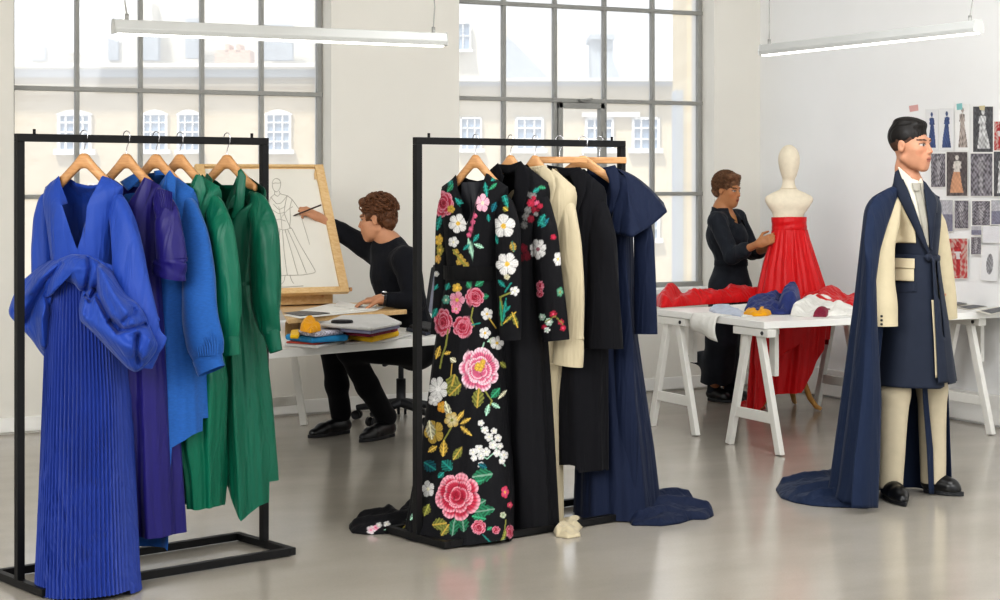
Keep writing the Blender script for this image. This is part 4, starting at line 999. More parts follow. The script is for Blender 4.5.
m = MB(); g.sleeve(m, [(532, 192, .0, 4), (540, 202, .02, 9), (545, 230, .045, 12), (548, 270, .05, 13), (552, 305, .05, 13.5), (556, 341, .05, 12.5)], wr=.003, seed=4, n=80, m=200, colfn=planar(cp)); m.build('sleeve', M['floral'], g.t, color=True)
m = MB(); g.sleeve(m, [(484, 188, .0, 6), (480, 210, .02, 9), (478, 260, .02, 11), (478, 330, .02, 11)], wr=.003, seed=5); m.build('sleeve', M['coatblack'], g.t)

# ---- cream coat
g = gar('cream_coat', RB0, RB1, 535, 28, 'cream wool coat with folded sleeve end between two black coats', 'coat')
g.rows([(160, 510, 568, .06, 0), (192, 504, 577, .08, 0), (240, 508, 570, .1, .003), (320, 508, 566, .1, .006), (400, 510, 560, .12, .01), (536, 512, 561, .13, .012)])
m = MB(); g.shell(m, [(498, 196), (520, 170), (528, 190), (538, 215), (546, 190), (554, 168), (574, 188), (582, 196)], [(498, 196), (520, 170), (537, 174), (554, 168), (574, 188), (582, 196)], [(500, 526), (535, 526), (570, 526)], 160, 90, folds(5, 9, 14, 51), zsh=g.z(535, 206), neck=(520, 554)); m.build('coat_body', M['cream'], g.t)
collar(g, [([(545, 166), (553, 172), (556, 186), (549, 214)], [(534, 170), (541, 180), (544, 194), (546, 214)], .022, 16), ([(528, 167), (546, 165)], [(529, 174), (546, 172)], -.045, 8)], M['cream'])
m = MB(); g.sleeve(m, [(558, 196, .0, 5), (566, 207, .02, 9.5), (569, 240, .045, 12), (571, 290, .05, 12), (571, 330, .05, 12), (569, 345, .05, 14), (567, 366, .05, 14.5)], wr=.004, seed=6, n=40, m=70); s_ = m.build('sleeve', M['cream'], g.t)
m = MB(); g.sleeve(m, [(570, 336, .05, 13), (570, 341, .05, 13.6), (573, 347, .05, 11)], n=30, m=10, wr=.003, seed=3); m.build('turned_cuff', M['cream'], s_)
m = MB(); floor_drape(m, [(553, 531), (556, 524), (565, 521), (578, 522), (583, 527), (578, 533), (581, 537), (568, 539), (556, 537)], (566, 530), .02, ridges=[([(556, 536), (570, 528), (581, 524)], .025, .022), ([(560, 524), (572, 534)], .02, -.012), ([(566, 538), (578, 527)], .02, .015)], seed=6, fine=.008); m.build('trailing_hem', M['cream'], g.t)
m = MB(); g.sleeve(m, [(512, 188, .0, 6), (508, 210, .02, 9), (507, 260, .02, 11), (507, 330, .02, 11)], wr=.003, seed=5); m.build('sleeve', M['cream'], g.t)

# ---- black coat
g = gar('black_coat', RB0, RB1, 559.5, 28, 'plain black wool coat with wide sleeve right of the cream coat', 'coat')
g.rows([(160, 534, 598, .06, 0), (192, 530, 606, .08, 0), (240, 536, 604, .1, .003), (340, 536, 606, .12, .01), (400, 540, 606, .12, .012), (475, 545, 607, .12, .012)])
m = MB(); g.shell(m, [(525, 196), (545, 168), (554, 190), (564, 215), (574, 190), (583, 169), (604, 188), (612, 196)], [(525, 196), (545, 168), (564, 170), (583, 169), (604, 188), (612, 196)], [(530, 463), (575, 463), (581, 464), (584, 471), (606, 471), (612, 471)], 200, 90, folds(5, 9, 14, 61), zsh=g.z(560, 206), neck=(545, 583)); m.build('coat_body', M['coatblack2'], g.t)
collar(g, [([(580, 167), (586, 174), (586, 190), (576, 218)], [(568, 172), (573, 184), (574, 198), (572, 218)], .022, 16), ([(547, 165), (566, 168), (580, 167)], [(549, 174), (566, 177), (576, 176)], -.045, 10)], M['coatblack2'])
m = MB(); g.sleeve(m, [(588, 197, .0, 5), (597, 209, .02, 10.5), (602, 240, .045, 13.5), (603, 290, .05, 16), (602, 320, .05, 18), (602, 349, .05, 19.5)], wr=.005, seed=7, n=40, m=60); m.build('sleeve', M['coatblack2'], g.t)
m = MB(); g.sleeve(m, [(537, 188, .0, 6), (533, 210, .02, 9), (531, 260, .02, 11), (531, 330, .02, 11)], wr=.003, seed=5); m.build('sleeve', M['coatblack2'], g.t)

# ---- navy dress with cape sleeve and train
g = gar('navy_dress', RB0, RB1, 597, 26, 'navy dress with flared cape sleeve and train on the floor', 'dress')
g.rows([(160, 574, 622, .06, 0), (192, 572, 636, .08, 0), (240, 584, 632, .1, .004), (334, 582, 636, .11, .012), (450, 577, 651, .15, .02), (526, 575, 659, .18, .022)])
m = MB(); g.shell(m, [(566, 194), (586, 170), (594, 190), (602, 210), (609, 190), (617, 168), (634, 182), (640, 190)], [(566, 194), (586, 170), (602, 172), (617, 168), (634, 182), (640, 190)], [(570, 520), (620, 520), (662, 519)], 240, 90, folds(5, 9, 15, 71), zsh=g.z(600, 206), neck=(586, 617)); m.build('dress_body', M['navy'], g.t)
collar(g, [([(615, 165), (619, 172), (620, 188), (612, 214)], [(605, 170), (609, 180), (610, 196), (608, 214)], .02, 16), ([(587, 168), (602, 168), (615, 165)], [(588, 175), (602, 177), (610, 174)], -.045, 10)], M['navy'])
# flared cape sleeve
q = np.linspace(0, 1, 24)[:, None]; th = np.linspace(-.15, PI + .5, 40)[None]
sx0, sz0 = g.x(616), g.z(616, 171)
hemx = np.interp(np.linspace(0, 1, 40), [0, .3, .55, .75, .9, 1], [g.x(619), g.x(622), g.x(644), g.x(653), g.x(665), g.x(655)])[None]
hemz = np.interp(np.linspace(0, 1, 40), [0, .3, .55, .75, .9, 1], [g.z(619, 205), g.z(622, 232.5), g.z(644, 236.5), g.z(653, 227), g.z(664, 212), g.z(655, 203)])[None]
hemy = np.interp(np.linspace(0, 1, 40), [0, .3, .55, .75, .9, 1], [.03, .14, .13, .06, -.03, -.12])[None] + .012 * np.sin(np.linspace(0, 14, 40))[None]
topx = np.interp(np.linspace(0, 1, 40), [0, .5, 1], [g.x(612), g.x(628), g.x(618)])[None]; topz = np.interp(np.linspace(0, 1, 40), [0, .5, 1], [g.z(612, 174), g.z(626, 176), g.z(618, 169)])[None]
q2 = q ** 1.15
X = topx * (1 - q) + hemx * q; Z = topz * (1 - q2) + hemz * q2 + .02 * np.sin(PI * q); Yy = .02 * (1 - q) + hemy * q
m = MB(); m.grid(g.pt(X, Yy, Z)); m.build('cape_sleeve', M['navy'], g.t, solid=.003)
m = MB(); g.sleeve(m, [(640, 212, .0, 8), (644, 240, .03, 10), (645, 290, .035, 11), (646, 334, .035, 11.2)], wr=.002, seed=9, flat=.3); m.build('hanging_panel', M['navy'], g.t)
m = MB(); g.sleeve(m, [(621, 200, .06, 4), (620, 260, .09, 6), (624, 340, .1, 9), (626, 420, .11, 10), (627, 485, .11, 9.5)], wr=.004, seed=10, flat=.35); m.build('front_panel', M['navy'], g.t)
m = MB(); floor_drape(m, [(628, 520), (632, 508), (648, 500), (664, 499), (678, 498), (686, 500), (698, 505), (712, 512), (714, 516), (706, 520), (692, 520), (680, 524), (662, 526.5), (645, 526), (632, 526)], (655, 513), .05,
                      ridges=[([(640, 518), (670, 514), (712, 514)], .03, .03), ([(640, 510), (665, 506), (690, 503)], .03, .035), ([(640, 522), (665, 520), (690, 520)], .03, .02), ([(645, 514), (668, 510), (700, 509)], .02, -.02)], nr=60, na=260, seed=8); m.build('train', M['navy'], g.t)
m = MB(); g.sleeve(m, [(580, 190, .0, 6), (576, 210, .02, 8), (575, 250, .02, 9)], wr=.003, seed=5); m.build('sleeve', M['navy'], g.t)
# ================================================================ FURNITURE
def onplane(px, py, p0, n):
    d = V3((px - CX) / F, 1, -(py - CY) / F); o = V3(0, 0, HC)
    return o + d * (np.dot(np.asarray(p0) - o, n) / np.dot(d, n))
# ---- trestles
def make_trestle():
    t = empty('trestle', (0, 0, 0), 0, 'w'); WM[t.name] = Matrix.Identity(4)
    for s in (-1, 1):
        m = MB().bar((0, s * .055, .685), (0, s * .245, .0), .034, .05, (0, 1, .3))
        V = m.v[0]; V[:, 2] = np.clip(V[:, 2], .0, .69)
        m.build('leg', M['whitewood'], t, 'l', smooth=False, bevel=.004)
    m = MB().box((0.0, 0, .2), (.022, .37, .06)); m.build('cross_bar', M['whitewood'], t, 'l', smooth=False, bevel=.003)
    m = MB().box((0, 0, .675), (.06, .34, .045)); m.build('top_beam', M['whitewood'], t, 'l', smooth=False, bevel=.004)
    m = MB().box((.16, .03, .555), (.03, .055, .29)); m.build('hanging_brace', M['whitewood'], t, 'l', smooth=False, bevel=.003)
    m = MB().box((.08, .03, .665), (.2, .05, .03)); m.build('brace_arm', M['whitewood'], t, 'l', smooth=False, bevel=.003)
    m = MB().tube([(-.031, -.12, .675), (-.036, -.12, .675)], .011, 10); m.build('bolt', M['blkplastic'], t, 'l')
    return t
tr0 = make_trestle(); RY = -YAW           # room direction in camera frame
_tn = [0]
def trestle(x, y, yaw, label):
    o = tr0 if _tn[0] == 0 else copy_tree(tr0); _tn[0] += 1
    place(o, (x, y, 0), yaw, label, 'white A-frame trestles'); o['category'] = 'trestle'
RD, RP = V3(.889, .457, 0), V3(-.457, .889, 0)
trestle(1.45, 9.98, RY, 'white trestle under the front left corner of the cutting table')
trestle(1.065, 10.73, RY, 'white trestle under the far left corner of the back table')
trestle(2.85, 10.77, RY, 'white trestle at the far right behind the model')
trestle(2.254, 11.62, RY, 'white trestle between the red gown and the model')
def table(name, o, d, p, a0, a1, b0, b1, zt, th, label):
    c = o + d * (a0 + a1) / 2 + p * (b0 + b1) / 2
    m = MB().box(c + V3(0, 0, zt - th / 2), (a1 - a0, b1 - b0, th), np.stack([d, p, V3(0, 0, 1)], 1))
    return tag(m.build(name, M['whitetop'], smooth=False, bevel=.003), label, 'table')
TA = V3(1.484, 9.84, 0)
table('trestle_table_top', TA, RD, RP, 0, 1.9, 0, .738, .74, .04, 'white front cutting table top with folded cloths and papers')
table('trestle_table_top', TA, RD, RP, 0, 1.9, .742, 1.12, .74, .04, 'white back table top with red cloth lying along it')

# ---- cloths and papers on the cutting table
M['redcloth'] = fabric('red_satin', '#c40f16', .42, .1, .05)
M['navycloth'] = fabric('navy_cotton', '#28346a', .7, .1)
M['yelcloth'] = fabric('marigold_cloth', '#dd9d12', .7, .1)
M['whitecloth'] = fabric('white_cotton', '#dedcd6', .8, .1)
M['palecloth'] = fabric('pale_blue_organza', '#b3bac9', .6, .1)
for k, c in dict(skyblue='#2a86b8', yellow='#e0b41c', wine='#7d1f38', lilac='#8f8fa8', softgrey='#c9c8c6', brickred='#b4493a', black2='#1a1a1d', navyn='#2b3142').items(): M[k] = fabric(k + '_cloth', c, .75, .05)
def drape(name, label, cat, outline, center, h, mat, ridges=(), seed=0, plane=.74, fine=.008, **k):
    m = MB(); floor_drape(m, outline, center, h, ridges=ridges, seed=seed, plane=plane, fine=fine, z0=.003, **k)
    return tag(m.build(name, M[mat]), label, cat)
drape('red_cloth', 'long red satin cloth heaped along the left of the back table', 'cloth', [(652, 305), (661, 308), (676, 307), (690, 305.8), (716, 304), (745, 302), (768, 299.5), (768, 297.5), (748, 299), (716, 301), (690, 302.5), (668, 303.5)], (700, 304), .05, 'redcloth',
      [([(655, 306), (672, 304), (700, 304), (760, 299.5)], .07, .035), ([(664, 307), (676, 303)], .05, .05), ([(690, 306), (720, 302)], .03, -.02), ([(672, 307), (684, 303)], .03, -.03), ([(700, 302), (740, 300)], .06, .03)], 3, fine=.013)
drape('red_cloth', 'smaller red satin cloth heap at the right, next to the cape', 'cloth', [(800, 303), (808, 306), (820, 308), (845, 307), (866, 306), (868, 302), (850, 301.2), (830, 301.5), (808, 302)], (832, 304), .05, 'redcloth',
      [([(805, 304), (830, 303), (864, 303)], .07, .03), ([(815, 307), (835, 302)], .04, .03), ([(840, 306), (850, 302)], .04, -.03)], 5, fine=.01)
drape('navy_cloth', 'crumpled navy cloth bundle on the cutting table', 'cloth', [(744, 312), (748, 307), (760, 305), (776, 304.5), (788, 304), (800, 305), (803, 310), (798, 314), (784, 315), (768, 314.5), (754, 315)], (778, 310), .065, 'navycloth',
      [([(786, 313), (790, 306)], .055, .075), ([(752, 309), (775, 308)], .05, .03), ([(778, 314), (782, 305)], .02, -.04), ([(794, 314), (797, 306)], .03, .04)], 2, fine=.012)
drape('yellow_cloth', 'small marigold yellow cloth in front of the navy bundle', 'cloth', [(743, 315), (746, 311.5), (756, 311), (768, 311.5), (773, 314), (768, 316), (754, 316.5)], (758, 314), .03, 'yelcloth', [([(758, 316), (757, 311)], .015, -.015)], 7, fine=.007)
drape('white_cloth', 'white cotton cloth folded over a red lining on the cutting table', 'cloth', [(790, 316), (796, 309), (806, 304), (822, 303.5), (838, 307), (850, 310), (858, 313), (846, 316), (822, 316.5), (806, 317)], (820, 311), .028, 'whitecloth',
      [([(796, 315), (812, 306), (826, 306)], .05, .04), ([(806, 316), (822, 309)], .03, -.02), ([(826, 314), (846, 312)], .05, .02), ([(836, 316), (842, 308)], .02, .015)], 8, fine=.011)
drape('red_lining_piece', 'dark red cloth peeking from under the white cloth', 'cloth', [(813, 317), (817, 313.8), (826, 313.2), (832, 314.6), (826, 317.2)], (822, 315.5), .03, 'wine', [([(815, 316.5), (830, 314.5)], .02, .012)], 9)
drape('pale_cloth', 'pale blue grey sheer cloth at the front edge of the cutting table', 'cloth', [(709, 311), (714, 306), (726, 306), (736, 310), (745, 314), (742, 317), (728, 315), (716, 314)], (726, 311), .012, 'palecloth', [([(712, 310), (740, 315)], .03, .015)], 4)
def sheet(name, label, cat, pts, z, mat='paper', th=.003, group=None):
    m = MB().poly([GP(x, y, z) for x, y in pts], th, (0, 0, 1))
    return tag(m.build(name, M[mat], smooth=False), label, cat, group)
sheet('paper_sheet', 'large white pattern paper under the sheer cloth on the cutting table', 'paper', [(722, 306), (778, 301.5), (800, 311), (742, 317)], .742)
sheet('paper_sheet', 'white pattern paper right of the navy bundle', 'paper', [(796, 316), (850, 307), (872, 311), (850, 317)], .742)
m = MB()
q = np.linspace(0, 1, 10)
top0, top1 = TA + RP * .44 + RD * -.012, TA + RP * .70 + RD * -.012
A = np.array([[(top0 * (1 - a) + top1 * a) * V3(1, 1, 0) + RD * (-.02 * math.sin(PI * b) - .012 * math.sin(7 * a) * b) + V3(0, 0, .742 - b * (.10 + .05 * (1 - a))) for a in q] for b in q])
top = np.array([[(top0 * (1 - a) + top1 * a) * V3(1, 1, 0) + RD * .1 * (1 - b) + V3(0, 0, .744) for a in q] for b in q])
m.grid(np.vstack([top[:-1], A])); tag(m.build('hanging_white_cloth', M['whitecloth'], solid=.003), 'white cloth hanging off the left edge of the back table', 'cloth')
for i, (pts, lb) in enumerate((([(952, 307), (975, 304), (992, 306), (968, 310)], 'printed sheet lying left on the table behind the model'), ([(975, 311), (1004, 305.5), (1016, 309), (990, 315)], 'printed sheet at the right end of the table behind the model'),
                               ([(938, 304.5), (960, 301.5), (972, 303), (950, 306.5)], 'printed sheet nearest the wall on the table behind the model'))):
    sheet('printed_sheet', lb, 'paper', pts, .742 + .004 * i, 'paper2')
    m = MB().poly([GP(x * .7 + pts[0][0] * .15 + pts[2][0] * .15, y * .7 + pts[0][1] * .15 + pts[2][1] * .15, .7465 + .004 * i) for x, y in pts], .001, (0, 0, 1))
    tag(m.build('magazine_page', M['lining'], smooth=False), ['dark magazine page on the left printed sheet behind the model', 'dark magazine page on the right printed sheet behind the model', 'dark magazine page on the printed sheet nearest the wall'][i], 'paper')

# ---- drawing desk
DO, DD, DP = V3(-1.085, 8.70, 0), nrm((.735, .677, 0)), nrm((-.677, .735, 0))
ZD = .70
dk = thing('drawing_desk', DO + DD * .5 + DP * .75, 'white work desk with sloping legs below the sketch board', 'desk')
m = MB().box(DO + DD * .53 + DP * .72 + V3(0, 0, ZD - .0225), (1.42, 1.44, .045), np.stack([DD, DP, V3(0, 0, 1)], 1)); m.build('desk_top', M['whitetop'], dk, smooth=False, bevel=.004)
for (ft, tp) in (((304, 425), (289, 356)), ((341, 421), (352, 356))):
    b = GP(*ft); t_ = P(tp[0], tp[1], b[1] - .05); t_[2] = ZD - .04
    m = MB().bar(b, t_, .045, .045, (0, 1, 0)); m.v[0][:, 2] = np.clip(m.v[0][:, 2], 0, ZD - .03); m.build('leg', M['whitewood'], dk, smooth=False, bevel=.004)
for (ft, tp) in (((248, 436), (256, 356)),):
    b = GP(*ft); t_ = b + V3(.08, 0, 0); t_[2] = ZD - .04; m = MB().bar(b, t_, .045, .045, (0, 1, 0)); m.v[0][:, 2] = np.clip(m.v[0][:, 2], 0, ZD - .03); m.build('leg', M['whitewood'], dk, smooth=False, bevel=.004)
a, b = GP(303, 420, 0), GP(248, 430, 0)
m = MB().bar(a + V3(-.02, 0, .13), b + V3(.02, 0, .16), .03, .06); m.build('cross_bar', M['whitewood'], dk, smooth=False, bevel=.004)
# board tray on the desk
db = thing('drawing_board', GP(345, 320, .7), 'pine drawing board lying on the desk under loose sheets', 'drawing board')
c4 = [GP(288, 319, .805), GP(407, 309.5, .805), GP(392, 301.5, .805), GP(280, 304.5, .805)]
m = MB().poly([p - V3(0, 0, .026) for p in c4], .026, (0, 0, 1)); m.build('board_panel', M['wood_b'], db, smooth=False, bevel=.003)
e0, e1 = GP(286, 336, .702), GP(297, 327, .702)
m = MB().poly([GP(285, 336.5, .702), GP(298, 333, .702), GP(302, 325, .702), GP(289, 328, .702)], .074, (0, 0, 1)); m.build('support_block', M['wood_b'], db, smooth=False, bevel=.003)
for i, (pts, lb) in enumerate(([([(284, 315.5), (300, 318.5), (375, 311), (386, 307), (330, 308)], 'white sheet with dark edge lying on the drawing board at left'), ([(300, 311), (330, 304), (376, 305.5), (374, 309.5), (330, 313)], 'white sheet on top in the middle of the drawing board'), ([(334, 306), (339, 301), (362, 306), (352, 309)], 'folded white sheet beside the seated man\'s hand')])):
    sheet('paper_sheet', lb, 'paper', pts, .807 + .004 * i)
    if i == 0: sheet('grey_card', 'dark grey card edge under the sheets on the drawing board', 'paper', [(283, 313), (300, 316.3), (330, 313.5), (312, 310)], .8115, 'lining', .002)
bx = thing('wooden_ledge_box', P(300, 303, 10.35), 'shallow pine box under the sketch board', 'box')
o = P(333, 303, 10.30); o[2] = .812; hd = V3(-.89, -.45, 0); bd = V3(-.45, .89, 0)
m = MB().box(o + hd * .33 + bd * .1 + V3(0, 0, .03), (.66, .2, .06), np.stack([hd, bd, V3(0, 0, 1)], 1)); m.build('box_body', M['wood_b'], bx, smooth=False, bevel=.003)
m = MB().tube([o + hd * .07 + V3(0, 0, .045), o + hd * .07 - bd * .012 + V3(0, 0, .045)], .008, 8); m.build('knob', M['wood_h'], bx)

# ---- easel board with fashion sketch
BR = P(349, 292.5, 10.2); up = nrm(-.43 * V3(.45, -.89, 0) + V3(0, 0, .743)); wd = hd; nb = nrm(np.cross(up, wd)); nb = nb if nb[1] < 0 else -nb
LH, LW = .858, .80
ez = thing('sketch_board', BR + wd * LW / 2, 'tilted pine framed board with a fashion figure sketch on white paper', 'easel board')
RM = np.stack([wd, up, nb], 1)
def bp(a, b, o=0): return BR + wd * a + up * b + nb * o
m = MB().box(bp(LW / 2, LH / 2, -.012), (LW, LH, .016), RM); m.build('backing_board', M['wood_b'], ez, smooth=False, bevel=.003)
fm = MB(); fw = .055
fm.box(bp(fw / 2, LH / 2, .004), (fw, LH, .022), RM); fm.box(bp(LW - fw / 2, LH / 2, .004), (fw, LH, .022), RM)
fm.box(bp(LW / 2, .018, .004), (LW - 2 * fw, .036, .022), RM); fm.box(bp(LW / 2, LH - .008, .004), (LW - 2 * fw, .016, .022), RM)
fm.build('frame', M['wood_b'], ez, smooth=False, bevel=.003)
m = MB().box(bp(LW / 2, LH / 2, -.002), (LW - 2 * fw + .01, LH - .05, .003), RM); m.build('drawing_paper', M['paper2'], ez, smooth=False)
m = MB().poly([onplane(x, y, bp(0, 0, .002), nb) for x, y in [(315, 169), (318.5, 166.5), (322, 170), (323, 183), (318, 182.5), (316, 179), (314.5, 180), (314, 174)]], .004, nb); m.build('torn_tape', M['wood_b'], ez, smooth=False)
m = MB().tube([bp(-.005, .02, 0), bp(-.02, .02, 0)], .012, 8); m.build('clamp_knob', M['wood_h'], ez)
sk = MB(); Z_ = lambda l: [(250 + x / 3.75, 140 + y / 3.75) for x, y in l]
strokes = [Z_([(84, 160), (88, 148), (99, 143), (112, 149), (116, 166), (112, 184), (101, 195), (90, 190), (84, 176), (84, 160)]), Z_([(84, 165), (94, 160), (104, 162), (116, 160)]), Z_([(93, 193), (92, 204), (78, 214), (72, 232), (76, 262), (88, 290), (100, 330)]),
           Z_([(110, 192), (113, 202), (140, 208), (158, 222), (186, 262), (196, 300), (210, 345), (224, 392)]), Z_([(140, 208), (132, 240), (128, 272), (138, 300), (152, 330)]), Z_([(158, 222), (150, 250), (152, 300), (148, 330)]), Z_([(80, 216), (100, 240), (118, 236), (140, 208)]), Z_([(88, 240), (108, 262), (130, 250)]),
           Z_([(84, 262), (106, 276), (128, 272)]), Z_([(92, 204), (104, 212), (113, 202)]), Z_([(100, 330), (126, 338), (156, 330)]), Z_([(100, 330), (82, 400), (66, 470), (60, 508)]), Z_([(156, 330), (186, 390), (222, 450), (246, 492), (242, 498), (200, 506), (120, 508), (60, 508)]),
           Z_([(112, 336), (104, 420), (100, 506)]), Z_([(122, 338), (128, 420), (140, 507)]), Z_([(132, 338), (156, 420), (180, 506)]), Z_([(142, 336), (176, 410), (212, 500)]), Z_([(108, 250), (118, 300), (120, 336)]), Z_([(132, 508), (128, 530), (118, 540)]), Z_([(150, 508), (158, 530), (164, 538)]), Z_([(96, 300), (110, 296), (134, 304)]), Z_([(70, 545), (120, 552), (200, 547)]), Z_([(118, 290), (140, 262), (160, 250)])]
for st in strokes:
    pts = np.array([onplane(x, y, bp(0, 0, .0015), nb) for x, y in st]); d = np.linspace(0, len(st) - 1, len(st) * 4)
    pts = np.stack([smooth1(np.interp(d, np.arange(len(st)), pts[:, i]), 3) for i in range(3)], 1); sk.tube(pts, .0016, 5)
sk.build('pencil_sketch', M['pencil_line'], ez)

# ---- stacks on the desk
def slabq(name, label, cat, quad, z0, th, mat, group=None, soft=.006):
    m = MB().poly([GP(x, y, z0) for x, y in quad], th, (0, 0, 1))
    return tag(m.build(name, M[mat], smooth=False, bevel=min(soft, th * .45)), label, cat, group)
FG = 'folded fabrics stacked on the desk'
slabq('folded_fabric', 'white folded fabric at the bottom of the left desk stack', 'fabric', [(284, 346), (318, 349), (345, 343), (305, 340)], .701, .016, 'softgrey', FG)
slabq('folded_fabric', 'thin brick red folded fabric low in the left desk stack', 'fabric', [(286, 343), (316, 345), (338, 341), (306, 338)], .718, .008, 'brickred', FG)
slabq('folded_fabric', 'bright blue folded fabric in the left desk stack', 'fabric', [(285, 340), (312, 343.5), (348, 341), (350, 335), (305, 334)], .727, .03, 'skyblue', FG, .012)
pt = pmat('speckled_print', '#b9b6c2', .8, var=.9, vscale=90); M['speckle'] = pt
slabq('folded_fabric', 'speckled printed fabric folded on the bright blue one', 'fabric', [(297, 335), (315, 337.5), (344, 334.5), (340, 328.5), (308, 329)], .758, .026, 'speckle', FG, .012)
drape('orange_cloth', 'crumpled orange cloth on top of the speckled fabric', 'cloth', [(300, 331), (303, 326.5), (312, 325), (319, 327.5), (321, 331), (310, 333.5)], (310, 329), .036, 'yelcloth', [([(304, 331), (312, 326)], .03, .012), ([(309, 332), (315, 327)], .02, -.02)], 3, plane=.785, fine=.012)
slabq('yellow_cloth', 'small yellow cloth left of the speckled fabric', 'cloth', [(290, 339), (299, 339), (300, 333), (291, 333.5)], .758, .02, 'yellow', None, .008)
slabq('folded_fabric', 'off white folded fabric at the bottom of the right desk stack', 'fabric', [(345, 345), (385, 343), (412, 336), (370, 333)], .701, .014, 'softgrey', FG)
slabq('folded_fabric', 'bright yellow folded fabric in the right desk stack', 'fabric', [(346, 339.5), (372, 343), (399, 336.5), (392, 331), (350, 331.5)], .716, .034, 'yellow', FG, .014)
slabq('folded_fabric', 'wine red folded fabric on the yellow one', 'fabric', [(343, 335), (370, 337.5), (398, 331.5), (390, 327), (348, 328)], .752, .02, 'wine', FG, .009)
slabq('folded_fabric', 'lilac grey folded fabric on the wine red one', 'fabric', [(340, 332), (371, 334.5), (400, 328.5), (388, 323), (345, 324.5)], .773, .02, 'lilac', FG, .009)
slabq('folded_fabric', 'pale grey folded fabric at the top of the right desk stack', 'fabric', [(320, 327), (371, 331), (402, 325), (384, 317), (340, 318.5)], .794, .018, 'softgrey', FG, .008)
m = MB(); c = GP(342, 322.5, .814); m.lathe([(0, .012), (.05, .012), (.056, .008), (.056, 0)], c, 32); tag(m.build('fabric_disc', M['black2']), 'round black disc lying on the pale grey fabric', 'disc')
sheet('paper_sheet', 'white paper sheet lying on the desk behind the stacks', 'paper', [(392, 325), (400, 315.5), (428, 312.5), (438, 318), (420, 323)], .702)
sheet('blue_paper', 'pale blue drawing sheet on the desk behind the upright', 'paper', [(396, 320), (412, 314), (424, 316), (410, 321)], .7075, 'palecloth')
slabq('notebook', 'dark navy notebook at the bottom of the desk pile near the floral gown', 'book', [(406, 331), (426, 336), (442, 332), (420, 327)], .701, .016, 'navyn', 'notebooks on the desk', .004)
slabq('notebook', 'black notebook on top of the pile near the floral gown', 'book', [(409, 328), (428, 332), (443, 328), (424, 323.5)], .719, .016, 'black2', 'notebooks on the desk', .004)

# ---- office chair
oc = thing('office_chair', GP(400, 425, 0), 'black swivel office chair with grey mesh back under the seated man', 'chair')
c = GP(401, 421, 0); cx, cy = c[0], c[1]
m = MB().tube([(cx, cy, .1), (cx, cy, .27)], .03, 14); m.tube([(cx, cy, .26), (cx, cy, .44)], .017, 12); m.build('gas_column', M['blkplastic'], oc)
for k in range(5):
    a = .35 + k * 2 * PI / 5; tip = V3(cx + .3 * math.cos(a), cy + .3 * math.sin(a), .075)
    m = MB().tube([(cx, cy, .12), (cx + .15 * math.cos(a), cy + .15 * math.sin(a), .1), tip], [.032, .025, .018], 10); lg = m.build('base_leg', M['blkplastic'], oc)
    m = MB()
    for s in (-1, 1):
        w0 = tip + V3(-math.sin(a) * .014 * s, math.cos(a) * .014 * s, -.045); m.tube([w0, w0 + V3(-math.sin(a) * .016 * s, math.cos(a) * .016 * s, 0)], .029, 16)
    m.build('caster', M['blkplastic'], lg)
sd = SDF(.008); sd.rbox((cx + .05, cy, .47), (.5, .48, .07), r=.03); m = MB(); sd.mesh(m); m.build('seat', M['blkplastic'], oc)
m = MB().box((cx - .02, cy, .415), (.24, .16, .05)); m.bar((cx - .05, cy - .1, .40), (cx - .09, cy - .28, .39), .03, .03); m.build('tilt_mechanism', M['blkplastic'], oc, smooth=False, bevel=.01)
M['mesh'] = pmat('grey_mesh_back', '#8b8e9c', .7, var=.12, vscale=120)
q = np.linspace(-1, 1, 14); A = np.array([[(cx + .15 + .05 * (1 - b * b) + .06 * (z), cy + b * .22 * (1 - .25 * z ** 4), .56 + .42 * z) for b in q] for z in np.linspace(0, 1, 14)])
m = MB().grid(A); m.build('backrest', M['mesh'], oc, solid=.012)
m = MB().tube(np.vstack([A[:, 0], A[-1, 1:-1], A[::-1, -1]]), .012, 8); m.build('back_frame', M['blkplastic'], oc)
m = MB().tube([(cx + .1, cy, .44), (cx + .18, cy, .45), (cx + .24, cy, .6)], .022, 8); m.build('back_support', M['blkplastic'], oc)

# ---- dress form with red gown
M['linen'] = pmat('cream_linen', '#e0d5c0', .85, 0, .2, .05, 40, .2, 500, .1)
FX, FY = 1.9085, 11.6
def fp(px, py, dy=0): return P(px, py, FY + dy)
fo = thing('dress_form', (FX, FY, 0), 'cream linen dress form with egg shaped head on a three legged wooden stand', 'dress form')
S = SDF(.005); k = FY / F
S.ell(fp(789, 160), (.071, .088, .101), k=.01); S.ell(fp(789, 170), (.056, .070, .080), k=.02)
S.cone(fp(788.5, 178), fp(788.5, 186), .040, .040, .008); S.cone(fp(788.5, 187), fp(788.5, 196), .044, .05, .01); S.cone(fp(786, 195), fp(769.5, 199.5), .05, .03, .03); S.cone(fp(791, 195), fp(808.5, 199.5), .05, .03, .03)
S.ell(fp(789, 204), (.132, .085, .07), k=.03); S.cone(fp(778, 203), fp(784, 222), .062, .04, .03); S.cone(fp(799, 203), fp(793, 222), .062, .04, .03); S.ell(fp(788, 226), (.100, .086, .17), k=.03); S.ell(fp(788, 262), (.125, .1, .14), k=.04)
S.post.append(lambda X, D: D)
m = MB(); S.mesh(m); m.build('torso', M['linen'], fo)
m = MB().tube([fp(788.5, 188.6) + V3(.052 * math.cos(a), .052 * math.sin(a), 0) for a in np.linspace(0, 2 * PI, 30)], .002, 6); m.build('neck_seam', pmat('seam_thread', '#c2b08e', .8), fo)
m = MB().tube([(FX, FY, .3), (FX, FY, .75)], .018, 12); m.build('stand_pole', M['wood_leg'], fo)
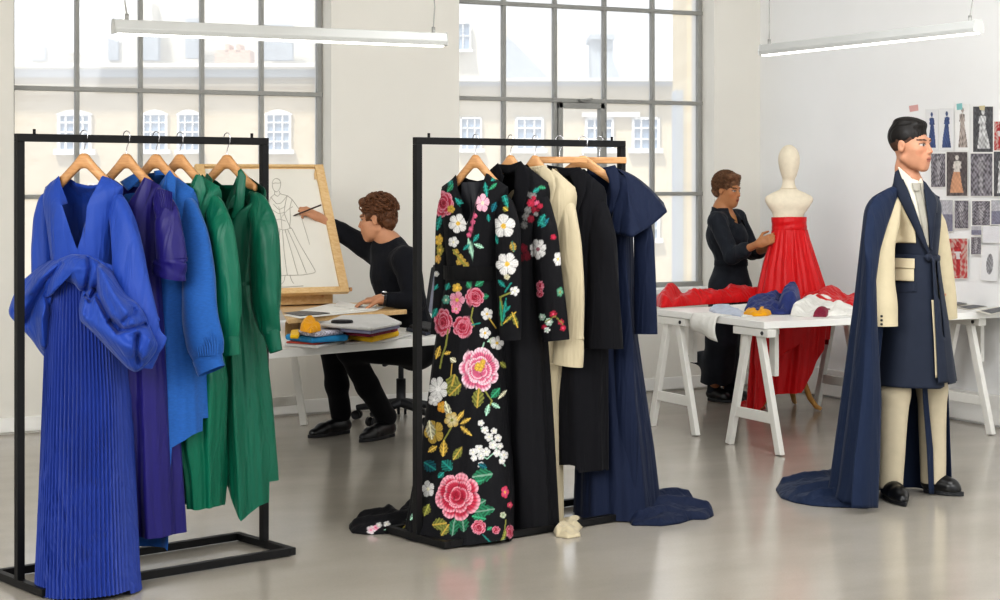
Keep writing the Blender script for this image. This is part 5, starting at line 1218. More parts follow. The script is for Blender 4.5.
for (fx, fy_) in ((821, 411), (756, 411.5), (795, 404.5)):
    g_ = GP(fx, fy_); d = nrm((g_ - V3(FX, FY, 0)) * V3(1, 1, 0)); L = np.linalg.norm((g_ - V3(FX, FY, 0))[:2])
    pts = [V3(FX, FY, .36) + d * .01, V3(FX, FY, .33) + d * L * .3, V3(FX, FY, .2) + d * L * .48, V3(FX, FY, .09) + d * L * .66, V3(FX, FY, .03) + d * L * .86, V3(FX, FY, .014) + d * L]
    m = MB().tube(pts, [.02, .021, .02, .019, .017, .012], 10); m.build('leg', M['wood_leg'], fo)
rg = thing('red_gown', (FX, FY, 0), 'strapless red satin gown with gathered high-low skirt on the dress form', 'dress')
g = Gar((FX, FY), 4)
g.rows([(215, 771, 807, .105, 0), (222, 771.5, 806.5, .105, .002), (231, 772, 807, .105, .003)], 3)
def bandf(ph, Z): return np.sin(Z * 130 + 1.2 * np.sin(ph * 2)) * .8 + .4 * np.sin(Z * 75 + ph)
m = MB(); g.shell(m, [(765, 217.5), (788, 216.5), (812, 217)], [(765, 217.5), (812, 217)], [(765, 230.5), (812, 230.5)], 120, 40, bandf, pw=.9); m.build('waistband', M['redcloth'], rg)
g.rows([(228, 772, 807, .107, .002), (240, 769.5, 810, .12, .008), (262, 763, 817, .15, .014), (290, 756.5, 826, .18, .018), (325, 752, 830, .2, .022), (365, 749, 826, .2, .024), (410, 746, 818, .2, .026)], 5)
m = MB(); g.shell(m, [(765, 229.5), (812, 229.5)], [(765, 229.5), (812, 229.5)], [(744, 409), (758, 410), (763, 404), (768, 395), (775, 392), (790, 392), (800, 391), (806, 382), (812, 372), (820, 352), (826, 340)], 320, 100, folds(11, 17, 26, 4, .3), hem_b=[(744, 409), (790, 395), (805, 385), (826, 345)], pw=.85); m.build('skirt', M['redcloth'], rg)
m = MB(); g.strip(m, [(757, 300), (756, 330), (754, 360), (757, 392)], [(806, 300), (812, 325), (799, 345), (770, 362)], 40, 30, eps=.012, bulge=.012); m.build('skirt_overlay', M['redcloth'], rg)
m = MB(); floor_drape(m, [(738, 409), (742, 405), (752, 403), (764, 404), (766, 409), (756, 412), (744, 412)], (752, 408), .03, ridges=[([(740, 409), (764, 406)], .03, .02)], seed=3); m.build('trailing_hem', M['redcloth'], rg)

# ---- prints pinned to the right wall
def wallp(px, py, off=.0):
    n = w2c(V3(1, 0, 0)); return onplane(px, py, w2c(V3(UR - off, 0, 0)), n)
wn = w2c(V3(-1, 0, 0))
def prt(kind, seed):
    r = np.random.RandomState(seed); ph = r.uniform(0, 6, 8)
    def f(u, v):   # u 0..1 across, v 0..1 down
        n1 = np.sin(u * 17 + ph[0] + 3 * np.sin(v * 9 + ph[1])) * np.sin(v * 23 + ph[2] + 2 * np.sin(u * 7)); n2 = np.sin(u * 41 + ph[3]) * np.sin(v * 47 + ph[4])
        body = np.where(v < .2, np.hypot((u - .5) * 1.0, (v - .13) * 1.6) < .09, np.abs(u - .5 - .03 * np.sin(5 * v + ph[5])) < .10 + .22 * np.clip((v - .3) / .6, 0, 1) * (kind not in (3, 5)) + .08 * (np.abs(v - .3) < .08)) & (v < .93) & (v > .04)
        n = n1[..., None] * .5 + n2[..., None] * .35
        if kind == 0:   c = np.where(body[..., None], np.array([.05, .08, .2]) * (1 + .5 * n), np.array([.72, .72, .72]))
        elif kind == 1: c = np.where(body[..., None], np.array([.35, .3, .27]) * (1 + .9 * n), np.array([.78, .77, .75]))
        elif kind == 2: c = np.where(body[..., None], np.array([.5, .5, .5]) * (1 + .8 * n), np.array([.06, .06, .065]) * (1.4 + n))
        elif kind == 3:
            sm = np.clip(.5 + .9 * (.6 * n1 + .5 * n2), 0, 1)[..., None]; c = np.array([.07, .065, .075]) + sm * np.array([.22, .21, .23]); c = np.where(body[..., None], c * .5 + np.array([.2, .195, .2]) * (1 + .9 * n), c)
        elif kind == 4: c = np.where(body[..., None], np.where((v > .45)[..., None], np.array([.55, .3, .18]), np.array([.6, .57, .52])) * (1 + .3 * n), np.array([.07, .06, .06]) * (1.5 + n))
        elif kind == 5:
            sm = np.clip(.5 + 1.2 * n1 + .3 * n2, 0, 1)[..., None]; c = np.array([.45, .06, .06]) * (1 - sm) + np.array([.5, .36, .32]) * sm; c = np.where(body[..., None], np.where((np.abs(v - .42) < .1)[..., None], np.array([.6, .58, .58]), np.array([.38, .03, .035]) * (1 + .6 * n)), c)
        elif kind == 6: c = np.where((v < .45)[..., None], np.array([.42, .42, .45]), np.array([.2, .2, .26])) * (1 + .35 * n)
        elif kind == 7: c = np.where((np.hypot((u - .5) * 1.5, (v - .52)) < .3)[..., None], np.array([.25, .25, .26]) * (1 + .7 * n), np.array([.72, .72, .72]))
        else:           c = np.array([.66, .66, .68]) * (1 + .06 * n)
        return np.clip(c, 0, 1)
    return f
PR = 'prints pinned on the right wall'
prints = [(925, 109, 938.5, 151, 0, 0, 'sketch of a slim blue gown, first of the three sketches in the top row'), (939.5, 108, 954, 151, 0, 0, 'sketch of a dark blue caped gown, second in the top row'), (955, 104, 970, 151, 1, 0, 'brown line sketch of a patterned gown, third in the top row'),
          (972.5, 106, 993.5, 152.5, 2, 0, 'dark photo print with a pale hanging shape in the top row'), (993.5, 121, 1006, 151, 5, 0, 'reddish dark print at the picture edge in the top row'),
          (930.5, 153, 946, 187.5, 3, 0, 'dark crumpled texture print beside the model\'s face in the second row'), (946, 151.5, 968, 196.5, 4, 0, 'print of a figure in white top and orange skirt in the second row'), (970, 153, 993, 196.5, 3, 0, 'grey collage print with a figure in the second row'), (993.2, 151, 1010, 197, 2, 0, 'dark figure print at the picture edge in the second row'),
          (938, 199.5, 953.3, 232, 6, 0, 'grey two tone print behind the model\'s shoulder'), (954, 200, 969, 229, 3, 0, 'dark collage print with white border in the third row'), (971.5, 200.5, 990.5, 226, 3, 0, 'busy black and white print in the third row'), (970.7, 225.5, 982, 235.5, 6, 0, 'small grey print tucked below the busy black and white one'),
          (990.7, 199.5, 1008, 225, 6, 0, 'grey print at the picture edge in the third row'), (982.5, 226, 1000, 243, 8, 0, 'blank pale sheet right of the small grey prints'), (947.5, 238, 968, 279, 5, 0, 'red and white print at the bottom of the wall'), (970.5, 236.5, 981.5, 255, 3, 0, 'small dark print in the bottom row'), (981, 246, 998.5, 281, 7, .06, 'slightly tilted white sheet with a grey oval figure in the bottom row')]
M['vcolgloss'] = M['vcol']
for i, (x0, y0, x1, y1, kd, rot, lb) in enumerate(prints):
    off = .004 + .0012 * i
    t = thing('pinned_print', wallp((x0 + x1) / 2, y1, off), lb, 'print', PR)
    cxm, cym = (x0 + x1) / 2, (y0 + y1) / 2
    def R_(x, y): return (cxm + (x - cxm) * math.cos(rot) * 1 - (y - cym) * math.sin(rot), cym + (x - cxm) * math.sin(rot) + (y - cym) * math.cos(rot))
    m = MB().poly([wallp(*R_(x, y), off) for x, y in ((x0, y0), (x1, y0), (x1, y1), (x0, y1))], .0008, wn); m.build('paper_sheet', M['paper'], t, smooth=False)
    bd_ = 0.6 if kd not in (0, 1, 7, 8) else .3
    f = prt(kd, i + 3); nu, nv = 40, 64
    U, W = np.meshgrid(np.linspace(0, 1, nu), np.linspace(0, 1, nv), indexing='ij'); C = f(U, W)
    A = np.array([[wallp(*R_(x0 + bd_ + (x1 - x0 - 2 * bd_) * u, y0 + bd_ + (y1 - y0 - 2 * bd_) * w_), off + .0014) for w_ in np.linspace(0, 1, nv)] for u in np.linspace(0, 1, nu)])
    m = MB().grid(A, col=C); m.build('picture', M['vcol'], t, smooth=False, color=True)
M['tp1'] = pmat('pink_tape', '#d8a9a4', .7); M['tp2'] = pmat('teal_tape', '#86bcbc', .7); M['tp3'] = pmat('beige_tape', '#c9bd9a', .7)
for (pts, mt, lb) in (([(909, 106), (918, 104.5), (918.5, 110.5), (910, 112)], 'tp1', 'piece of pink tape on the wall above the model\'s hair'), ([(956.5, 104), (962, 103), (962.5, 109.5), (957, 110)], 'tp2', 'piece of teal tape on the third sketch'), ([(979, 106), (985, 105.5), (984.5, 110.5), (980, 110)], 'tp3', 'piece of beige tape on the dark hanging print')):
    m = MB().poly([wallp(x, y, {'tp1': .001, 'tp2': .0085, 'tp3': .0098}[mt]) for x, y in pts], .001, wn); tag(m.build('tape', M[mt], smooth=False), lb, 'tape')
# ================================================================ PEOPLE
M['skin'] = pmat('skin', '#ffffff', .5, 0, .3, .04, 60, attr=True)
def srgb(c): return np.array(lin(c))
def frame(f, u=(0, 0, 1)):
    f = nrm(f); r = nrm(np.cross(f, u)); u = np.cross(r, f); return np.stack([r, f, u], 1)
def head(S, c, f, u=(0, 0, 1), sc=1.0, jaw=1.0):
    """adds skull, jaw, brow, nose, lips, eye sockets, ears; returns local frame for colouring"""
    R = frame(f, u); c = np.asarray(c, float)
    def L(x, y, z): return c + R @ (np.array([x, y, z]) * sc)
    E = lambda p, r, k, op='u': S.ell(L(*p), np.array(r) * sc, R, k * sc, op)
    C = lambda a, b, ra, rb, k, op='u': S.cone(L(*a), L(*b), ra * sc, rb * sc, k * sc, op)
    E((0, -.018, .032), (.073, .092, .084), .01); E((0, .03, -.03), (.059, .062, .08), .03)
    for s in (-1, 1):
        C((s * .052 * jaw, -.008, -.062), (s * .014, .062, -.106), .019, .015, .02)
        E((s * .044, .056, -.020), (.022, .026, .020), .02)
        E((s * .034 * jaw, .032, -.058), (.028, .042, .05), .025)
    C((-.010, .070, -.106), (.010, .070, -.106), .0145, .0145, .02)
    E((0, .068, -.075), (.034, .028, .038), .02)
    C((-.032, .078, .026), (.032, .078, .026), .012, .012, .012)
    for s in (-1, 1): E((s * .031, .099, .004), (.0165, .017, .0095), .008, 's')
    for s in (-1, 1): E((s * .031, .0745, .003), (.0125, .0125, .0115), .003)
    C((0, .086, .012), (0, .1075, -.028), .0070, .0095, .010)
    for s in (-1, 1): E((s * .0105, .097, -.033), (.0075, .011, .0070), .006)
    E((0, .084, -.056), (.026, .015, .020), .018)
    E((0, .0955, -.0625), (.019, .0065, .0048), .005); E((0, .0945, -.0715), (.016, .007, .0052), .005)
    for s in (-1, 1):
        E((s * .075, -.012, -.006), (.009, .018, .030), .008); E((s * .083, -.006, -.003), (.005, .008, .015), .005, 's')
    C((0, -.024, -.05), (0, -.032, -.13), .046, .044, .025)
    return dict(c=c, R=R, sc=sc)
def skin_col(H, base, lip, brow, iris='#3a2a20', blush=None):
    b, lp, br, ir = map(srgb, (base, lip, brow, iris))
    def f(V):
        q = (V - H['c']) @ H['R'] / H['sc']; C = np.tile(b, (len(V), 1)) * (1 + .05 * wob(V, 60, 3))[:, None]
        x, y, z = q.T; hd = (np.abs(x) < .1) & (np.abs(z) < .15) & (y > -.12) & (y < .14)
        ck = hd & (np.hypot(np.abs(x) - .04, (z + .03)) < .025) & (y > .03); C[ck] = C[ck] * .7 + C[ck] * np.array([1.12, .85, .82]) * .3
        C[hd & (np.hypot(x, (z + .032)) < .012) & (y > .095)] *= np.array([1.06, .9, .88])
        eye = hd & (y > .066) & ((((np.abs(x) - .031) / .0145) ** 2 + ((z - .003) / .0062) ** 2) < 1); C[eye] = (.36, .34, .32)
        lid = hd & (y > .066) & (((((np.abs(x) - .031) / .018) ** 2 + ((z - .004) / .0095) ** 2) < 1)) & ~eye & (z > .003); C[lid] = br * .9 + b * .25
        irs = eye & (np.hypot(np.abs(x) - .031, z - .003) < .0066); C[irs] = ir * .6
        zb = .0265 - 5 * (np.abs(x) - .030) ** 2 + .05 * (np.abs(x) - .03); bw = hd & (y > .05) & (np.abs(x) > .013) & (np.abs(x) < .050) & (np.abs(z - zb) < .0037); C[bw] = br
        lips = hd & (y > .088) & (np.abs(x) < .020 - .3 * np.abs(z + .067)) & (z < -.0555) & (z > -.0775); C[lips] = lp
        C[lips & (np.abs(z + .0665) < .0016)] *= .45
        C[hd & (y > .094) & (np.hypot(np.abs(x) - .008, z + .041) < .0038)] *= .35
        return np.clip(C, 0, 1)
    return f
def hand(S, w, d, n, side=1, curl=.5, sc=1.0, spread=.0, thumb=.6, curls=None):
    """palm and five fingers; d along the fingers, n out of the palm, thumb on the cross(n,d)*side edge"""
    d = nrm(d); n = nrm(np.asarray(n) - d * np.dot(n, d)); t = np.cross(n, d) * side; w = np.asarray(w, float)
    R = np.stack([t, d, n], 1)
    S.rbox(w + d * .048 * sc, np.array((.078, .098, .03)) * sc, R, .013 * sc, .012)
    S.cone(w - d * .01 * sc, w + d * .03 * sc, .026 * sc, .026 * sc, .015)
    for i, (o, L) in enumerate(((.029, .073), (.010, .082), (-.010, .076), (-.028, .060))):
        p = w + (d * (.092 - .004 * abs(i - 1)) + t * o) * sc; dd = nrm(d + t * spread * (1.5 - i)); a = 0; cu = curls[i] if curls else curl
        rr = .0088
        for j, fr in enumerate((.45, .32, .26)):
            a += cu * (1.0, 1.2, .8)[j]; v = dd * math.cos(a) + n * math.sin(a); q = p + v * L * fr * sc
            S.cone(p, q, (rr - .0007 * j) * sc, (rr - .0007 * (j + 1)) * sc, .004 if j else .008); p = q
    p = w + (d * .025 + t * .034 + n * .006) * sc; v = nrm(d * .62 + t * .66 + n * thumb * .5)
    q = p + v * .042 * sc; S.cone(p, q, .0135 * sc, .0105 * sc, .012); v2 = nrm(v * .6 + d * .5 + n * thumb * .45 - t * thumb * .3); q2 = q + v2 * .034 * sc; S.cone(q, q2, .0105 * sc, .0085 * sc, .004)
    q3 = q2 + nrm(v2 + n * .3 * thumb) * .024 * sc; S.cone(q2, q3, .009 * sc, .0075 * sc, .003)
def shoe(name, ankle, toe, mat, parent, wd=.042, h=.085, heel=.022):
    """leather lace-up shoe from the heel (below the ankle) to the toe on the floor"""
    a = np.asarray(ankle, float) * V3(1, 1, 0); d = nrm((np.asarray(toe) - a) * V3(1, 1, 0)); L = np.linalg.norm((np.asarray(toe) - a)[:2]); sd = V3(-d[1], d[0], 0); U = V3(0, 0, 1)
    R = np.stack([d, sd, U], 1); S = SDF(.004)
    S.cone(a + U * .052 - d * .02, a + U * .052 + d * L * .35, .042, .042, .02); S.cone(a + U * .045 + d * .02, a + U * .040 + d * L * .62, .044, .044, .02); S.cone(a + d * L * .6 + U * .036, a + d * (L - .035) + U * .028, .040, .028, .02)
    S.cone(a + U * .05, a + U * (h + .012), .042, .040, .015)
    S.rbox(a + d * L * .4 - U * .02, (.6, .3, .08), R, .003, .004, 's')
    m = MB(); S.mesh(m); up = m.build('shoe', mat, parent)
    pts = []
    for q in np.linspace(0, 2 * PI, 40, endpoint=False):
        x = math.cos(q); y = math.sin(q); xx = L * .5 + x * (L * .5 + .03) - .02; ww = (.034 + .008 * math.sin(PI * np.clip((xx + .03) / L, 0, 1))) * (1 if xx < L * .7 else max(.25, 1 - ((xx - L * .7) / (L * .36)) ** 2) ** .6)
        pts.append(a + d * xx + sd * y * ww)
    m = MB().poly([p + U * .003 for p in pts], .020, (0, 0, 1)); s_ = m.build('sole', M['blkplastic'], up, smooth=False, bevel=.003)
    m = MB().box(a + d * .0 + U * .012, (.07, .066, .022), R); m.build('heel', M['blkplastic'], up, smooth=False, bevel=.006)
    m = MB()
    for k in range(3): p = a + d * (L * .34 + .018 * k) + U * (.092 - .008 * k); m.tube([p - sd * .022 - U * .008, p, p + sd * .022 - U * .008], .0025, 6)
    m.build('laces', M['blkplastic'], up)
    return up
M['leather'] = pmat('black_leather', '#101012', .3, 0, .5, .1, 30)
M['knit'] = pmat('black_knit', '#1b1c21', .85, 0, .15, .1, 40, .3, 350, .05, fold=.4)
M['blktrouser'] = pmat('black_trouser_cloth', '#0e0e11', .8, 0, .15, .08, 20, .15, 400, .05)
def hair_mesh(S, parent, name, mat):
    m = MB(); S.mesh(m); return m.build(name, mat, parent)
def strands(m, H, n, rad, length, region, seed=1, curl=0.0, rx=(.079, .098, .09), c0=(0, -.018, .034), comb=None, lift=.012):
    r = np.random.RandomState(seed); c = H['c']; R = H['R']; sc = H['sc']; k = 0
    while k < n:
        v = r.normal(size=3); v /= np.linalg.norm(v)
        p = np.array(c0) + v * np.array(rx)
        if not region(p): continue
        k += 1
        nn = nrm(v / np.array(rx)); d = (np.asarray(comb(p)) if comb else r.normal(size=3)); d = nrm(d - nn * np.dot(d, nn) + 1e-6); b = np.cross(nn, d)
        L = length * r.uniform(.6, 1.2); pts = []
        for q in np.linspace(0, 1, 8 if curl else 6):
            if curl: a = q * 8 + r.uniform(0, .3); o = d * curl * math.sin(a) + b * curl * math.cos(a) + nn * (lift * q + .002)
            else: o = d * L * q + nn * (lift * math.sin(PI * q * .85) + .001) + b * .004 * math.sin(q * 4 + k)
            pts.append(c + R @ ((p + o) * sc))
        m.tube(pts, np.linspace(rad, rad * .45, len(pts)) * sc, 5)
    return m


def hair_of(H, style):
    """hair meshes for a head: list of (name, mesh, material)"""
    Hc, R, sc = H['c'], H['R'], H['sc']; L = lambda x, y, z: Hc + R @ (V3(x, y, z) * sc)
    def q_(X): return ((X - Hc) @ R) / sc
    E = lambda T, p, r, k=.01, op='u': T.ell(L(*p), np.array(r) * sc, R, k, op)
    def face_cut(T, zf, w=.066, back=-.0, zs=-.03):
        E(T, (0, .135, zf - .085), (w + .02, .085, .085), .01, 's')           # forehead and face
        for s in (-1, 1): E(T, (s * .088, .022, zs), (.03, .034, .048), .008, 's')   # around the ears
    if style == 'slick':
        T = SDF(.0035); E(T, (0, -.019, .033), (.0755, .0945, .0855)); face_cut(T, .07); E(T, (0, -.01, -.125), (.13, .16, .085), .01, 's')
        f = MB(); T.mesh(f)
        T = SDF(.0035); E(T, (0, -.022, .044), (.0772, .0975, .088)); E(T, (0, .034, .1), (.052, .042, .026), .025); E(T, (0, -.03, .115), (.05, .06, .022), .02)
        E(T, (0, .150, .004), (.11, .092, .088), .008, 's'); E(T, (0, .03, -.075), (.14, .20, .095), .006, 's')
        T.post.append(lambda X, D: D + .0012 * np.sin(q_(X)[:, 0] * 480 + 3 * np.sin(q_(X)[:, 1] * 25)) * (q_(X)[:, 2] > .02))
        t = MB(); T.mesh(t)
        return [('hair_fade', f, pmat('cropped_hair_fade', '#4a352b', .75, 0, .2, .2, 80)), ('slicked_hair', t, pmat('dark_slick_hair', '#0f0b09', .5, 0, .3, .3, 30))]
    if style == 'tousled':
        T = SDF(.0035); E(T, (0, -.022, .044), (.080, .100, .090)); E(T, (0, .046, .104), (.058, .048, .030), .02); E(T, (0, -.068, -.02), (.064, .05, .062), .03)
        for s in (-1, 1): E(T, (s * .071, .028, .02), (.008, .016, .045), .008)
        face_cut(T, .072, .05); E(T, (0, -.03, -.155), (.11, .12, .07), .02, 's')
        T.post.append(lambda X, D: D + .006 * wob(X, 75, 4) + .004 * wob(X, 150, 6))
        m = MB(); T.mesh(m)
        strands(m, H, 420, .0055, .045, lambda p: p[2] > .03 and not (p[1] > .055 and p[2] < .085), 5, rx=(.079, .098, .090), c0=(0, -.022, .044), comb=lambda p: (p[0] * 6 + .5 * math.sin(p[1] * 90), .55 + .5 * math.sin(p[0] * 140), .35), lift=.02)
        strands(m, H, 160, .0045, .035, lambda p: p[1] < -.03 and -.05 < p[2] < .04, 9, rx=(.079, .098, .090), c0=(0, -.022, .03), comb=lambda p: (.2 * math.sin(p[2] * 200), .1, -1), lift=.008)
        return [('hair', m, pmat('brown_hair', '#5a3820', .5, 0, .35, .4, 60))]
    T = SDF(.0035); E(T, (0, -.024, .050), (.084, .104, .092)); E(T, (0, .044, .104), (.062, .046, .032), .02); E(T, (0, -.078, -.012), (.068, .055, .062), .03)
    for s in (-1, 1): E(T, (s * .072, .026, .03), (.010, .018, .04), .008)
    face_cut(T, .07, .05); E(T, (0, -.03, -.155), (.11, .12, .07), .02, 's')
    T.post.append(lambda X, D: D + .007 * wob(X, 120, 4) + .005 * wob(X, 210, 6))
    m = MB(); T.mesh(m)
    strands(m, H, 750, .0036, .03, lambda p: (p[2] > .02 and not (p[1] > .05 and p[2] < .08)) or (p[1] < -.045 and p[2] > -.06), 8, curl=.0095, rx=(.084, .104, .093), c0=(0, -.026, .046), lift=.014)
    return [('hair', m, pmat('curly_brown_hair', '#6a4c36', .6, 0, .3, .45, 70))]

# ---------------------------------------------------------------- man drawing at the desk
mp = thing('person', GP(390, 440, 0), 'seated man in black sweater reaching out to draw on the sketch board', 'person')
Hc = P(376.5, 219, 10.2); Hf = nrm((-.95, .22, -.14))
hp = onplane(306, 213, bp(0, 0, .0), nb)                          # where the drawing hand meets the paper
shN, shF = P(406, 260, 10.06), P(379, 254, 10.40)
elF, wrF = P(337, 230, 10.44), None
wrF = P(318, 217, 10.38); tipF = hp + nb * .02
elN, wrN = P(415, 302, 9.98), P(381, 299, 9.94)
pel, che, neck = P(412, 345, 10.25), P(398, 275, 10.24), P(389, 244, 10.24)
hpN, hpF = P(410, 352, 10.14), P(404, 352, 10.38); knN, knF = P(349, 349, 10.10), P(333, 349, 10.40)
anN = GP(386, 437, 0); anF = GP(341, 433.5, 0)
anNj, anFj = anN + V3(0, 0, .09), anF + V3(0, 0, .09)
S = SDF(.004)
H = head(S, Hc, Hf)
S.cone(Hc + H['R'] @ V3(0, -.03, -.1), neck, .046, .055, .02)
S.cone(neck, che, .075, .12, .05); S.cone(che, pel, .115, .12, .05); S.cone(shN, shF, .06, .06, .04)
S.chain([shN, elN, wrN], [.05, .04, .027], .02); S.chain([shF, elF, wrF], [.05, .04, .027], .02)
hand(S, wrN, (-1, .05, -.12), (.1, .1, -1), side=-1, curl=.25, sc=.95)
hand(S, wrF, tipF - wrF, (-.25, .5, -.75), side=1, curl=.7, sc=.95, thumb=.9, curls=[.55, .7, .8, .9])
for h_, k_, a_ in ((hpN, knN, anNj), (hpF, knF, anFj)): S.chain([h_, k_, a_], [.07, .05, .035], .03); S.cone(a_ + V3(0, 0, -.03), a_ + V3(-.07, 0, -.055), .022, .014, .01)
m = MB(); S.mesh(m, skin_col(H, '#b98768', '#a06251', '#4a3220')); o = m.build('body', M['skin'], mp, color=True)
T = SDF(.0055)
T.cone(neck + V3(.0, 0, -.035), che + V3(-.012, 0, 0), .105, .14, .06); T.cone(che + V3(-.012, 0, 0), pel + V3(-.01, 0, .06), .138, .142, .06); T.cone(pel + V3(-.01, 0, .06), pel, .142, .14, .03)
T.cone(shN, shF, .078, .078, .06)
T.chain([shN, elN + V3(0, 0, .005)], [.078, .064], .03); T.chain([elN, elN * .26 + wrN * .74], [.062, .044], .02)
T.chain([shF, elF * .9 + shF * .1], [.078, .058], .03); T.chain([elF * .9 + shF * .1, elF * .82 + wrF * .18], [.058, .05], .01)
T.cone(neck + V3(-.012, 0, .012), neck + V3(-.03, 0, .09), .058, .066, .01, 's')
T.post.append(lambda X, D: D + .006 * wob(X, 26, 5) * np.clip(1.4 - np.abs(X[:, 2] - 1.0) * 1.5, .3, 1) + .0025 * wob(X, 70, 2))
m = MB(); T.mesh(m); m.build('sweater', M['knit'], mp)
T = SDF(.0055); dz = V3(0, 0, .01)
T.cone(pel + V3(.02, 0, .0), pel + V3(.02, 0, .02), .15, .15, .03)
for h_, k_, a_ in ((hpN, knN, anNj), (hpF, knF, anFj)): T.chain([h_ + dz, k_, k_ * .5 + a_ * .5, a_ + V3(0, 0, .03)], [.092, .073, .068, .062], .03)
T.post.append(lambda X, D: D + .004 * wob(X, 30, 8))
m = MB(); T.mesh(m); m.build('trousers', M['blktrouser'], mp)
shoe('shoe', anN + V3(.01, 0, 0), GP(360, 443, 0), M['leather'], mp); shoe('shoe', anF + V3(.01, 0, 0), GP(309, 438.5, 0), M['leather'], mp)
for n_, hm_, mt_ in hair_of(H, 'tousled'): hm_.build(n_, mt_, mp)
m = MB(); wc = wrN + nrm(elN - wrN) * .02; ax = nrm(elN - wrN); e1 = nrm(np.cross(ax, V3(0, 0, 1))); e2 = np.cross(ax, e1)
m.tube([wc + (e1 * math.cos(a) + e2 * math.sin(a)) * .034 for a in np.linspace(0, 2 * PI, 26)], .008, 8, up=ax); w_ = m.build('wristwatch', M['blkplastic'], mp)
m = MB(); cdir = nrm(-V3(0, 1, 0) * .6 + V3(0, 0, 1)); m.tube([wc + cdir * .036, wc + cdir * .046], .017, 18); m.build('watch_case', M['chrome'], w_)
pd = nrm(P(320, 206, 10.26) - P(293, 216, hp[1] - .01)); tip = onplane(293, 216, bp(0, 0, .002), nb); end = P(321, 205, 10.2)
m = MB().tube([tip, tip + nrm(end - tip) * .018], [.001, .0045], 8); pb = MB().tube([tip + nrm(end - tip) * .016, end], .0048, 8)
tg = thing('pencil', tip, 'dark pencil held by the seated man against the sketch', 'pencil'); pb.build('pencil_shaft', pmat('dark_pencil', '#3a2418', .4), tg); m.build('pencil_point', M['blkplastic'], tg)

# ---------------------------------------------------------------- woman fitting the red gown
wp = thing('person', GP(722, 400, 0), 'standing woman with short curly hair in black shirt fitting the red gown', 'person')
YW = 12.0
Hc = P(728, 190, YW); Hf = nrm((.74, -.66, -.14))
neck = P(722, 210, YW + .02); shN, shF = P(717, 221, YW - .14), P(737, 218, YW + .13)
che, wai, pel = P(726, 236, YW), P(731, 261, YW), P(730, 281, YW)
elN, wrN = P(732, 256, YW - .27), P(759, 243.5, 11.55)
elF, wrF = P(752, 252, YW + .06), P(768, 248.5, 11.66)
hpN, hpF = P(724, 288, YW - .08), P(737, 288, YW + .09); knN, knF = P(722, 338, YW - .09), P(724, 338, YW + .13)
anN, anF = GP(714, 401, 0), GP(728, 400, 0)
S = SDF(.004); H = head(S, Hc, Hf, sc=.89, jaw=.9)
S.cone(Hc + H['R'] @ V3(0, -.03, -.1), neck, .042, .046, .02); S.cone(neck, che, .06, .095, .05); S.cone(che, wai, .1, .085, .05); S.cone(wai, pel, .085, .11, .05); S.cone(shN, shF, .048, .048, .04)
S.chain([shN, elN, wrN], [.042, .034, .023], .02); S.chain([shF, elF, wrF], [.042, .034, .023], .02)
hand(S, wrN, P(777, 236.5, 11.5) - wrN, (.35, .8, .1), side=-1, curl=.6, sc=.88, thumb=1.4); hand(S, wrF, P(775, 245, 11.52) - wrF, (.3, .9, .2), side=-1, curl=.5, sc=.86, thumb=.6)
for h_, k_, a_ in ((hpN, knN, anN), (hpF, knF, anF)): S.chain([h_, k_, a_ + V3(0, 0, .09)], [.07, .05, .035], .03); S.cone(a_ + V3(0, 0, .06), a_ + V3(.06, -.02, .035), .022, .014, .01)
m = MB(); S.mesh(m, skin_col(H, '#ab7853', '#94503f', '#2c1d14')); m.build('body', M['skin'], wp, color=True)
M['shirt'] = pmat('black_washed_shirt', '#20242b', .75, 0, .2, .15, 12, .2, 300, .05, fold=.5)
M['jeans'] = pmat('charcoal_denim', '#22252b', .85, 0, .15, .18, 30, .3, 400, .05)
T = SDF(.0055)
T.cone(neck + V3(0, 0, -.045), che, .085, .122, .05); T.ell(che + V3(.045, -.045, -.01), (.1, .09, .085), k=.04); T.cone(che, wai, .125, .102, .05); T.cone(wai, wai + V3(0, 0, -.03), .102, .104, .02); T.cone(shN, shF, .054, .054, .05)
T.chain([shN, elN], [.06, .054], .04); T.chain([elN, elN * .55 + wrN * .45], [.06, .05], .02); T.cone(elN * .62 + wrN * .38, elN * .52 + wrN * .48, .056, .056, .006)
T.chain([shF, elF], [.064, .056], .03); T.chain([elF, elF * .6 + wrF * .4], [.056, .052], .02)
fdir = V3(.8, -.58, 0)
T.ell(neck + fdir * .095 + V3(0, 0, -.05), (.046, .046, .14), k=.01, op='s'); T.cone(neck + V3(0, 0, -.01), neck + V3(.01, 0, .08), .052, .06, .008, 's')
T.post.append(lambda X, D: D + .006 * wob(X, 28, 9) + .003 * wob(X, 75, 2))
m = MB(); T.mesh(m); sh_ = m.build('shirt', M['shirt'], wp)
# collar
m = MB()
for s in (-1, 1):
    sdv = V3(.58, .8, 0) * s; A = []
    for q in np.linspace(0, 1, 14):
        base = neck + V3(0, 0, .016 - .088 * q ** 1.5) + sdv * (.050 - .010 * q + .02 * math.sin(PI * q)) + fdir * (-.045 + .175 * q); A.append([base, base + sdv * .016 + V3(0, 0, .006), base + sdv * (.036 + .016 * q) + V3(0, 0, -.03 - .022 * q) + fdir * .01])
    m.grid(np.array(A))
m.build('collar', M['shirt'], sh_, solid=.004)
m = MB()
pts = [neck + fdir * (.03 + .075 * math.sin(PI * .5 * q)) + V3(.58, .8, 0) * (.05 * math.cos(PI * q * .5)) * s + V3(0, 0, .0 - .085 * q ** 1.5) for s, rng in ((-1, np.linspace(0, 1, 10)), (1, np.linspace(1, 0, 10))) for q in rng]
m.tube(pts, .0018, 6); m.build('necklace', pmat('gold_chain', '#caa24c', .3, .9), wp)
T = SDF(.0055)
